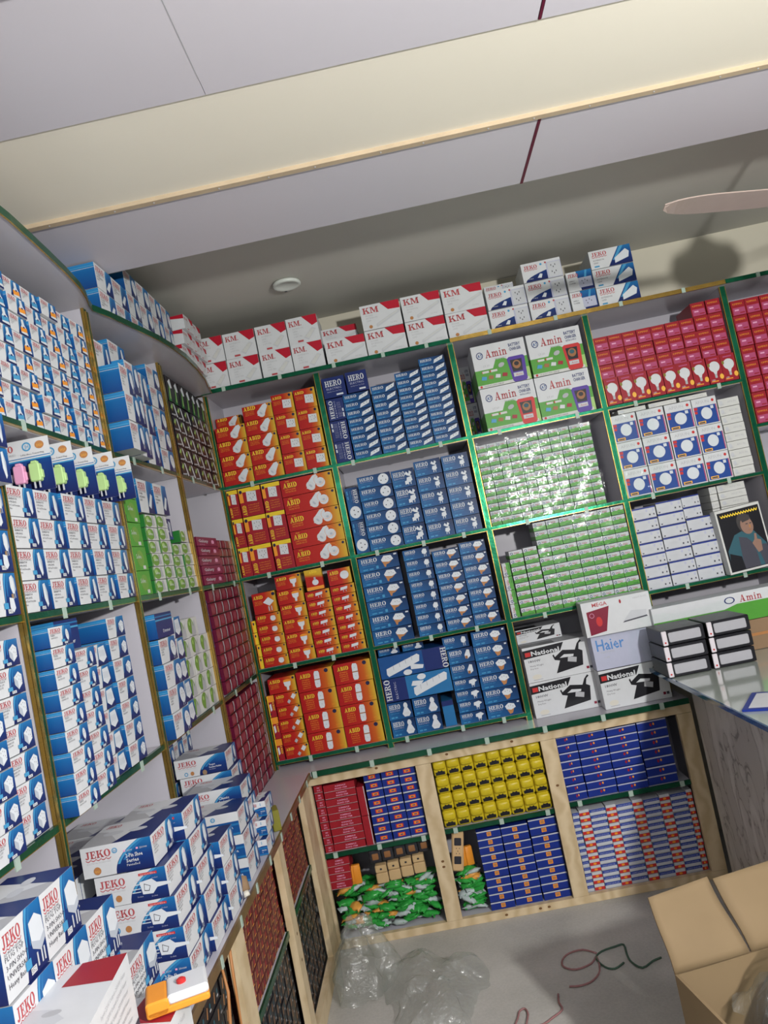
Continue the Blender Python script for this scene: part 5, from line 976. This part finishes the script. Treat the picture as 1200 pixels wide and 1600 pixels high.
# left wooden cabinet
XF = .135; XB = .115
lc = empty('wooden_cabinet', (0, 0, 0)); tag(lc, 'pine framed cabinet under the left wall shelves', 'cabinet')
bar('top_rail', lc, XB, -2.6, .655, XF, -.131, CT - .020, 2, 'R')
for y0, y1, kn_ in ((-.262, -.131, 0), (-.735, -.675, 2), (-1.275, -1.194, 1)): bar('post', lc, XB, y0 if y1 > -.2 else y0, FZ + .06, XF - .0005, y1, .654, kn_, 'R')
bar('bottom_rail', lc, XB, -2.6, FZ + .001, XF, -.131, FZ + .06, 2, 'R')
for y0, y1 in ((-.675, -.262), (-1.194, -.735)):
    m = MB(); m.box(-.2, y0, .405, XB - .002, y1, .419, laminate); m.build('shelf_board', lc)
    m = MB(); m.box(XB - .001, y0, .403, XB + .005, y1, .420, dfoil); m.build('glass_edge', lc)
m = MB(); m.box(-.22, -2.6, FZ, -.205, -.131, CT - .02, laminate); m.build('back_panel', lc)
P('lcmaroon', (.13, .03, .03), .45)
a = Art(.05, .026); a.poly([(.1, .15), (.3, .9), (.42, .85), (.25, .12)], 'bronze').ell(.68, .5, .28, .34, 'redcard', 8).rect(.5, .1, .9, .2, 'gold')
kind('lcm', 'maroon_fuse_box', .05, .10, .026, 'lcmaroon', a, desc='tiny maroon box')
a = Art(.05, .03); a.poly([(.2, .2), (.34, .8), (.42, .74), (.3, .16)], 'bronze').rect(.6, .25, .8, .38, 'pgrey').ell(.7, .6, .14, .18, 'teal', 6)
kind('lcb', 'dark_fuse_box', .05, .10, .03, 'black', a, desc='tiny dark box')
for bi, (y0, y1, b1, b2) in enumerate(((-.672, -.265, 'far upper side cabinet bay', 'far lower side cabinet bay'), (-1.190, -.738, 'near upper side cabinet bay', 'near lower side cabinet bay'))):
    n = 9 if bi == 0 else 10; w = (y1 - y0) / n
    for i in range(n):
        S('L', 'lcm', y0 + i * w, y0 + (i + 1) * w, .420, .650, 9, b1, i + 1, front=-.110, d=.12, jit=.004)
        S('L', 'lcb', y0 + i * w, y0 + (i + 1) * w, .102, .400, 10, b2, i + 1, front=-.110, d=.12, jit=.004)
w = .055
for i in range(6): S('L', 'lcb', -1.285 - (i + 1) * w, -1.285 - i * w, .102, .650, 16, 'nearest side cabinet bay', i + 1, front=-.110, d=.12)
for k, (y0, y1) in enumerate(((-1.36, -1.50), (-1.31, -1.38))):
    m = MB(); m.tube([(.125 + .01 * k, y0, .68), (.135, y0 - .01, .60), (.14, (y0 + y1) / 2, .50), (.138, (y0 + y1) / 2 + .02, .42), (.14, y1, .30)], .0035, 'bronze'); tag(m.build('orange_cable', smooth=True), ['orange cable hanging over the side cabinet, nearer one', 'orange cable beside the nearest pine post of side cabinet'][k], 'cable', 'orange cables')

# ------------------------------------------------------------------ cartons on the left counter
G_ = 'cartons piled on the left counter'
h5 = .0495
def cart(kn, x1, yf, z, w, d, h, lab, rz=0.0): return put(kn, x1 - w / 2, yf + d / 2, z + .0008, w, d, h - .0015, rz, lab, G_)
cy = -1.535; zs = [.70, .758, .816, .874, .933]
for i, (kn_, x1) in enumerate((('shoe0', .132), ('shoe1', .131), ('shoe1', .126), ('shoe1', .118), ('shoe0', .100))):
    cart(kn_, x1, cy, zs[i], .138, .126, .0585, ['lowest two pin shoe carton of the front stack', 'second lowest carton of front stack, plug picture', 'middle carton of the front stack, plug picture', 'second topmost carton of front stack, plug picture', 'topmost two pin shoe carton of the front stack'][i], random.uniform(-.02, .02))
for i in range(5): cart('shoe0' if i % 2 else 'shoe1', .138 - .005 * i, -1.403, zs[i] - .004 * (i > 3), .138, .126, .0585, f"two pin carton directly behind the front stack, {ORD[i+1]} layer from counter", .01)
for i in range(3): cart('shoe1', .142, -1.270, zs[i], .12, .11, .0585, f"two pin carton in the third row back, {ORD[i+1]} layer from counter", -.02)
for i in range(3): cart('panel', .137 - .002 * i, -1.065, .70 + i * .058, .16, .115, .058, f"panel adaptor carton, {ORD[i+1]} from counter, front of the middle pile", .015 * (i % 2))
for i in range(4): cart('pend2', .125 - .004 * i, -.925, .70 + i * .050, .15, .12, .050, f"pendent holder carton, {ORD[i+1]} from counter, behind panel adaptors", 0)
for i in range(5): cart('pend2' if i < 3 else 'pend', .085 - .009 * i, -.790, .70 + i * .0535, .15, .12, .0535, f"pendent holder carton, {ORD[i+1]} from counter, tallest rear pile", .0)
for i in range(3): cart('panel', .150, -.905 + .03 * i, .70 + i * .042, .035, .09, .042, f"narrow carton at counter edge beyond panel adaptors, {ORD[i+1]} layer", .0)
m = MB(); m.rbox(-.012, -.03, 0, .012, .03, .06, 'olive', .004); tag(m.build('bronze_holder', None, (.134, -.70, CT), (0, 0, .3)), 'small dark bronze packet at the far end of the counter pile', 'packet')
m = MB(); m.tube([(.12, -1.13, .70), (.128, -1.14, .735), (.14, -1.15, .738), (.145, -1.16, .715)], .013, 'card', 10); m.tube([(.145, -1.16, .714), (.150, -1.165, .704)], .008, 'cream', 10); tag(m.build('brown_plug', smooth=True), 'brown plug lying on the counter edge under panel adaptor cartons', 'plug')
# flat cartons behind with printed tops, and the plug top pile
for i in range(4):
    for j in range(4):
        cart('wirec', -.045 - .006 * i, -1.63 + .0 + j * .126, .70 + i * .0585 + (.0 if j else 0), .17, .124, .058, f"flat carton against the shelves, {ORD[i+1]} layer, {ORD[j+1]} from near end", .0)
for j in range(3):
    for i in range(4):
        y = -2.04 + j * .105; z = .70 + i * .089
        if i == 3 and j == 2: continue
        o = put('plugtop', .102 - .052 - .004 * (i % 2), y + .052, z + .0008, .104, .10, .0875, PI / 2 + .01, f"plug top carton, {ORD[i+1]} layer, {ORD[j+1]} from near end, left foreground", 'plug top cartons in the left foreground')
for j in range(3):
    for i in range(3):
        y = -2.06 + j * .105; z = .70 + i * .092
        put('plugtop', -.105, y + .052, z + .0008, .104, .19, .0905, PI / 2, f"plug top carton against the shelves, {ORD[i+1]} layer, {ORD[j+1]} from near end", 'plug top cartons against the shelves')
for i in range(2): put('plugtop', .055, -1.672, .70 + i * .075 + .0008, .126, .10, .0735, PI / 2 + .03, f"plug top carton beside the front stack, {ORD[i+1]} layer", 'plug top cartons in the left foreground')
# foreground lead boxes
a = Art(.17, .26); a.poly([(.62, 1), (1, 1), (1, .70), (.56, .76)], 'redcard').shape(.45, .42, [(-.22, -.05), (-.02, .16), (.1, .12), (.2, .0), (.02, -.16), (-.14, -.18)], 'lgrey').ell(.62, .50, .05, .03, 'pgrey').slab('KM', .06, .22, .18, 'jred', .34)
for i in range(4): a.txt('POWER EXTENSION LEAD', .1, .9 - i * .03, .016, 'pgrey', w=.34)
ra = Art(.26, .10)
for i in range(6): ra.txt('Input 220V Output 2500W Heavy', .45, .82 - i * .12, .06, 'pgrey', w=.45)
ra.slab('KM', .14, .30, .42, 'jred', .26); ra.rect(0, .0, 1, .10, 'ink')
kind('kmbig', 'large_lead_box', .17, .26, .10, 'white', top=a, right=ra, front=Art(.17, .10).slab('KM', .1, .5, .3, 'jred', .4), desc='x')
o = put('kmbig', .145, -1.95, CT + .001, .17, .28, .135, .02, 'lower large white and red lead box in the bottom left foreground', 'large lead boxes in the foreground')
o = put('kmbig', .115, -2.02, .838, .165, .25, .10, .12, 'upper large white and red lead box with grey picture on its lid', 'large lead boxes in the foreground')
r_ = empty('orange_extension_socket', (.225, -1.842, .838), (0, 0, .35)); tag(r_, 'orange and white extension socket on the foreground lead box', 'socket')
m = MB(); m.rbox(-.045, -.03, 0, .045, .03, .010, 'orange', .004); m.rbox(-.045, -.03, .0, -.012, .03, .022, 'orange', .005); m.build('base', r_)
m = MB(); m.rbox(-.014, -.029, .010, .045, .029, .024, 'white', .005); m.build('cover', r_)
m = MB(); m.lathe([(.007, .024), (.007, .028), (.004, .030)], 'hotred', .008, .0, 14); m.build('button', r_)

# ------------------------------------------------------------------ glass counter with marble laminate
gc = empty('glass_counter', (0, 0, 0)); tag(gc, 'glass topped shop counter with grey marble pattern side', 'counter')
m = MB(); m.box(1.575, -2.6, FZ, 2.7, -.135, .806, marble_mat()); m.build('body', gc)
m = MB(); m.box(1.466, -2.6, .808, 2.8, -.02, .819, glassm); m.build('glass_top', gc)
P('glass_edge_blue', (.01, .07, .16), .12, coat=.6)
m = MB(); m.box(1.460, -2.6, .806, 1.466, -.02, .820, 'glass_edge_blue'); m.build('glass_edge', gc)
# wrapped driver packs
P('metal_label', (.36, .36, .39), .35); P('wrap_white', (.62, .58, .62), .4)
k_ = 0
for c in range(2):
    for r in range(3):
        x = 1.459 + c * .158 + .002 * r; z = .8205 + r * .054
        rt = empty('wrapped_driver_pack', (x + .073, -.315 + .006 * c, z)); tag(rt, f"black pack with grey label, {['bottom','middle','top'][r]} of {['left','right'][c]} stack on the glass counter", 'pack', 'wrapped packs on the glass counter')
        m = MB(); m.rbox(-.073, 0, .0005, .073, .17, .052, 'black', .004); m.build('body', rt)
        m = MB(); m.rbox(-.050, -.003, .010, .060, .002, .043, 'metal_label', .005); m.build('label', rt)
        m = MB(); m.rbox(-.073, -.005, .002, -.056, .001, .051, 'wrap_white', .003); t_ = m.build('end_tag', rt)
        m = MB(); m.lathe([(.003, 0), (.003, .0012)], 'hotred', 0, 0, 10); q = m.build('dot', t_, (-.065, -.0055, .012), (PI / 2, 0, 0))
def crumple(name, pts_fn, nu, nv, mat_, label, cat, seedv, amp):
    rnd = random.Random(seedv); m = MB(); b0 = 0; s_ = m.slot(mat_)
    for j in range(nv + 1):
        for i in range(nu + 1):
            p = Vector(pts_fn(i / nu, j / nv)); m.v.append(tuple(p + Vector((rnd.uniform(-amp, amp), rnd.uniform(-amp, amp), rnd.uniform(-amp, amp)))))
    for j in range(nv):
        for i in range(nu):
            m.f.append((j * (nu + 1) + i, j * (nu + 1) + i + 1, (j + 1) * (nu + 1) + i + 1, (j + 1) * (nu + 1) + i)); m.mi.append(s_)
    return tag(m.build(name, smooth=True), label, cat)
crumple('film_wrap', lambda u, v: (1.44 + .36 * u, -.325 + .19 * v, .992 + .006 * math.sin(9 * u) + (.02 * v)), 18, 8, film, 'clear crinkled film over the packs on the glass counter', 'plastic film', 21, .004)
crumple('film_wrap', lambda u, v: (1.435 + .006 * math.sin(7 * v), -.325 + .20 * u, .824 + .165 * v), 12, 8, film, 'clear film hanging at the left end of the wrapped packs', 'plastic film', 22, .005)
# leaflet on the counter
m = MB(); m.box(-.12, -.09, 0, .12, .09, .006, 'royal', 0); m.box(-.105, -.075, .006, .12, .075, .0065, 'white'); tag(m.build('blue_booklet', None, (1.62, -.86, .8195), (0, 0, -.55)), 'blue and white booklet lying on the glass counter', 'booklet')

# ------------------------------------------------------------------ open carton on the floor
cardm = P('corrugated_card', (.22, .158, .088), .75, var=.12, scale=7); cardin = P('card_inner', (.30, .20, .11), .8, var=.15, scale=9)
oc = empty('open_carton', (0, 0, 0)); tag(oc, 'open brown cardboard carton on the floor with raised flaps', 'carton')
A_ = Vector((1.06, -1.28, 0)); U = Vector((.985, .17, 0)); V = Vector((.17, -.985, 0)); ht = .42
def cbox(name, p, u0, u1, v0, v1, z0, z1, mt):
    m = MB(); c = [p + U * u_ + V * v_ for u_, v_ in ((u0, v0), (u1, v0), (u1, v1), (u0, v1))]
    lo = [(*q.xy, z0) for q in c]; hi = [(*q.xy, z1) for q in c]
    m.loft([lo, hi], mt, True, True); return m.build(name, oc)
lw_, lv_, tk = .44, .34, .006
cbox('side', A_, 0, lw_, 0, tk, FZ + .002, ht, cardm); cbox('side', A_, 0, lw_, lv_ - tk, lv_, FZ + .002, ht, cardm); cbox('side', A_, 0, tk, tk, lv_ - tk, FZ + .002, ht, cardm); cbox('side', A_, lw_ - tk, lw_, tk, lv_ - tk, FZ + .002, ht, cardm); cbox('base', A_, tk, lw_ - tk, tk, lv_ - tk, FZ + .002, FZ + .01, cardm)
def flap(pts, name='flap'):
    m = MB(); n_ = 10; rnd = random.Random(len(pts) * 7 + int(pts[0][0] * 1000)); G = []
    a0_, b0_, c0_, d0_ = [Vector(p) for p in pts]; nrm = (b0_ - a0_).cross(d0_ - a0_).normalized()
    for s_ in (0, .005):
        for j in range(n_ + 1):
            G.append([(a0_.lerp(b0_, i / n_)).lerp(d0_.lerp(c0_, i / n_), j / n_) + nrm * (s_ + .008 * math.sin(3 * i / n_ + 2 * j / n_) + .004 * math.sin(7 * j / n_)) for i in range(n_ + 1)])
    b_ = 0; s0 = m.slot(cardm)
    for r in G: m.v += [tuple(p) for p in r]
    N = n_ + 1
    for L_ in (0, 1):
        for j in range(n_):
            for i in range(n_):
                q = [L_ * N * N + j * N + i, L_ * N * N + j * N + i + 1, L_ * N * N + (j + 1) * N + i + 1, L_ * N * N + (j + 1) * N + i]
                m.f.append(tuple(q if L_ else q[::-1])); m.mi.append(s0)
    for i in range(n_):
        for (p, q) in (((0, i), (0, i + 1)), ((n_, i + 1), (n_, i)), ((i + 1, 0), (i, 0)), ((i, n_), (i + 1, n_))):
            x = p[0] * N + p[1]; y = q[0] * N + q[1]; m.f.append((x, y, y + N * N, x + N * N)); m.mi.append(s0)
    return m.build(name, oc, smooth=True)
P0 = A_ + Vector((0, 0, ht)); P1 = A_ + U * lw_ + Vector((0, 0, ht))
Pm = P0.lerp(P1, .40)
flap([tuple(P0), tuple(Pm), (1.200, -1.180, .560), (1.048, -1.215, .555)])
flap([tuple(Pm + Vector((.004, 0, 0))), tuple(P1), (1.52, -1.10, .55), (1.206, -1.180, .552)])
crumple('plastic_bag', lambda u, v: (1.16 + .34 * u, -1.52 + .24 * v, .35 + .17 * math.sin(PI * u) * math.sin(PI * (.15 + .8 * v))), 20, 16, bagm, 'clear bag of grey goods inside the open carton', 'plastic bag', 31, .009)
P('dark_cloth', (.10, .09, .10), .6, var=.4, scale=30, bump=.5)
crumple('grey_bundle', lambda u, v: (1.18 + .30 * u, -1.51 + .21 * v, .29 + .19 * math.sin(PI * u) * math.sin(PI * (.1 + .8 * v))), 14, 12, MATS['dark_cloth'], 'dark grey bundle inside the clear bag in the carton', 'bundle', 32, .008)

# ------------------------------------------------------------------ floor litter
def bag_fn(cx, cy, rx, ry, hz_):
    def f(u, v):
        a_ = u * 2 * PI; r = v; k = 1 + .14 * math.sin(3 * a_ + 1) + .08 * math.sin(5 * a_)
        return (cx + rx * k * r * math.cos(a_), cy + ry * k * r * math.sin(a_), FZ + .006 + hz_ * (1 - r ** 2.2) * (1 + .25 * math.sin(4 * a_) * r))
    return f
from mathutils import noise as mnoise
def bag(cx, cy, rx, ry, h_, label, sd):
    f = bag_fn(cx, cy, rx, ry, h_); nu, nv = 72, 30; m = MB(); s_ = m.slot(bagm)
    for j in range(nv + 1):
        for i in range(nu):
            rr = .03 + .97 * j / nv; p = Vector(f(i / nu, rr)); q = p * 9 + Vector((sd, 0, 0))
            d = Vector((mnoise.noise(q), mnoise.noise(q + Vector((5, 0, 0))), mnoise.noise(q + Vector((0, 7, 0))))) * .035
            q2 = p * 30 + Vector((sd, 3, 0)); d += Vector((mnoise.noise(q2), mnoise.noise(q2 + Vector((5, 0, 0))), abs(mnoise.noise(q2 + Vector((0, 7, 0)))))) * .014
            p += d; m.v.append((p.x, p.y, max(FZ + .002, p.z)))
    for j in range(nv):
        for i in range(nu): m.f.append((j * nu + i, j * nu + (i + 1) % nu, (j + 1) * nu + (i + 1) % nu, (j + 1) * nu + i)); m.mi.append(s_)
    m.f.append(tuple(range(nu))[::-1]); m.mi.append(s_)
    return tag(m.build('plastic_bag', smooth=True), label, 'plastic bag', 'crumpled bags on the floor')
bag(.245, -.345, .105, .15, .20, 'taller crumpled clear bag against the cabinet corner', 41)
bag(.47, -.50, .155, .24, .07, 'wide crumpled clear bag on the concrete floor', 42)
P('redcord', (.30, .15, .15), .7); P('greencord', (.05, .10, .07), .7)
cz = FZ + .005
def cord(pts, mt, label, r=.0028):
    P_ = [Vector((x, y, cz)) for x, y in pts]; S_ = []
    for i in range(len(P_) - 1):
        p0, p1, p2, p3 = P_[max(i - 1, 0)], P_[i], P_[i + 1], P_[min(i + 2, len(P_) - 1)]
        for t_ in (0, .33, .66): S_.append(.5 * ((2 * p1) + (p2 - p0) * t_ + (2 * p0 - 5 * p1 + 4 * p2 - p3) * t_ ** 2 + (3 * p1 - p0 - 3 * p2 + p3) * t_ ** 3))
    S_.append(P_[-1]); m = MB(); m.tube(S_, r, mt, 6); tag(m.build('cord', smooth=True), label, 'cord')
cord([(1.005, -.444), (.969, -.41), (.923, -.415), (.894, -.447), (.892, -.487), (.925, -.513), (.977, -.496), (1.001, -.464), (.993, -.541), (.961, -.587), (.922, -.601), (.887, -.595)], 'redcord', 'red cord curled like a nine on the shaded floor')
cord([(1.072, -.524), (1.039, -.547), (1.012, -.528), (.998, -.472), (1.023, -.44), (1.071, -.426), (1.099, -.425), (1.093, -.486), (1.096, -.532), (1.118, -.569), (1.157, -.544), (1.186, -.534)], 'greencord', 'dark green cord beside the curled red cord', .003)
cord([(.848, -.622), (.843, -.664), (.846, -.699), (.811, -.729), (.783, -.748), (.736, -.75), (.747, -.693), (.742, -.662), (.725, -.67), (.716, -.7), (.698, -.745)], 'redcord', 'red string with a small loop near the bottom edge')

# ------------------------------------------------------------------ downlight and ceiling fan
dl = empty('downlight', (.430, -.191, 2.4995), (0, 0, 0)); tag(dl, 'round white downlight in the recessed ceiling', 'light')
P('dl_white', (.62, .66, .62), .3)
m = MB(); m.lathe([(.038, -.001), (.052, -.003), (.054, -.012), (.046, -.016), (.040, -.012)], 'dl_white', 0, 0, 28); m.build('rim', dl, smooth=True)
m = MB(); m.lathe([(.040, -.006), (.030, -.010), (.001, -.012)], 'plug', 0, 0, 24); m.build('lens', dl, smooth=True)
m = MB(); m.tube([(.0, .045, -.004), (-.01, .06, -.012), (-.018, .075, -.006)], .002, 'ink', 6); m.build('wire', dl)
fan = empty('ceiling_fan', (2.027, -.95, 2.151)); tag(fan, 'ceiling fan with one blade reaching in from the right edge', 'fan')
m = MB(); m.tube([(0, 0, .05), (0, 0, .19)], .009, fanm, 10); m.build('rod', fan)
m = MB(); m.lathe([(.02, .075), (.045, .05), (.085, .035), (.10, .0), (.095, -.04), (.06, -.065), (.01, -.075)], fanm, 0, 0, 28); m.build('motor', fan, smooth=True)
ang0 = math.atan2(-1.120 + .95, 1.472 - 2.027)
for k in range(3):
    m = MB(); n_ = 20; rings = []
    for i in range(n_ + 1):
        t_ = i / n_; r = .10 + .48 * t_; wd = (.026 + .016 * min(1, t_ * 3)) * math.sqrt(max(.02, 1 - max(0, (t_ - .7) / .3) ** 2))
        rings.append([(r, -wd, -.004), (r, wd, .004), (r, wd, .007), (r, -wd, -.001)])
    m.loft(rings, fanm, True, True); m.build('blade', fan, (0, 0, -.03), (0, 0, ang0 + k * 2 * PI / 3), False)
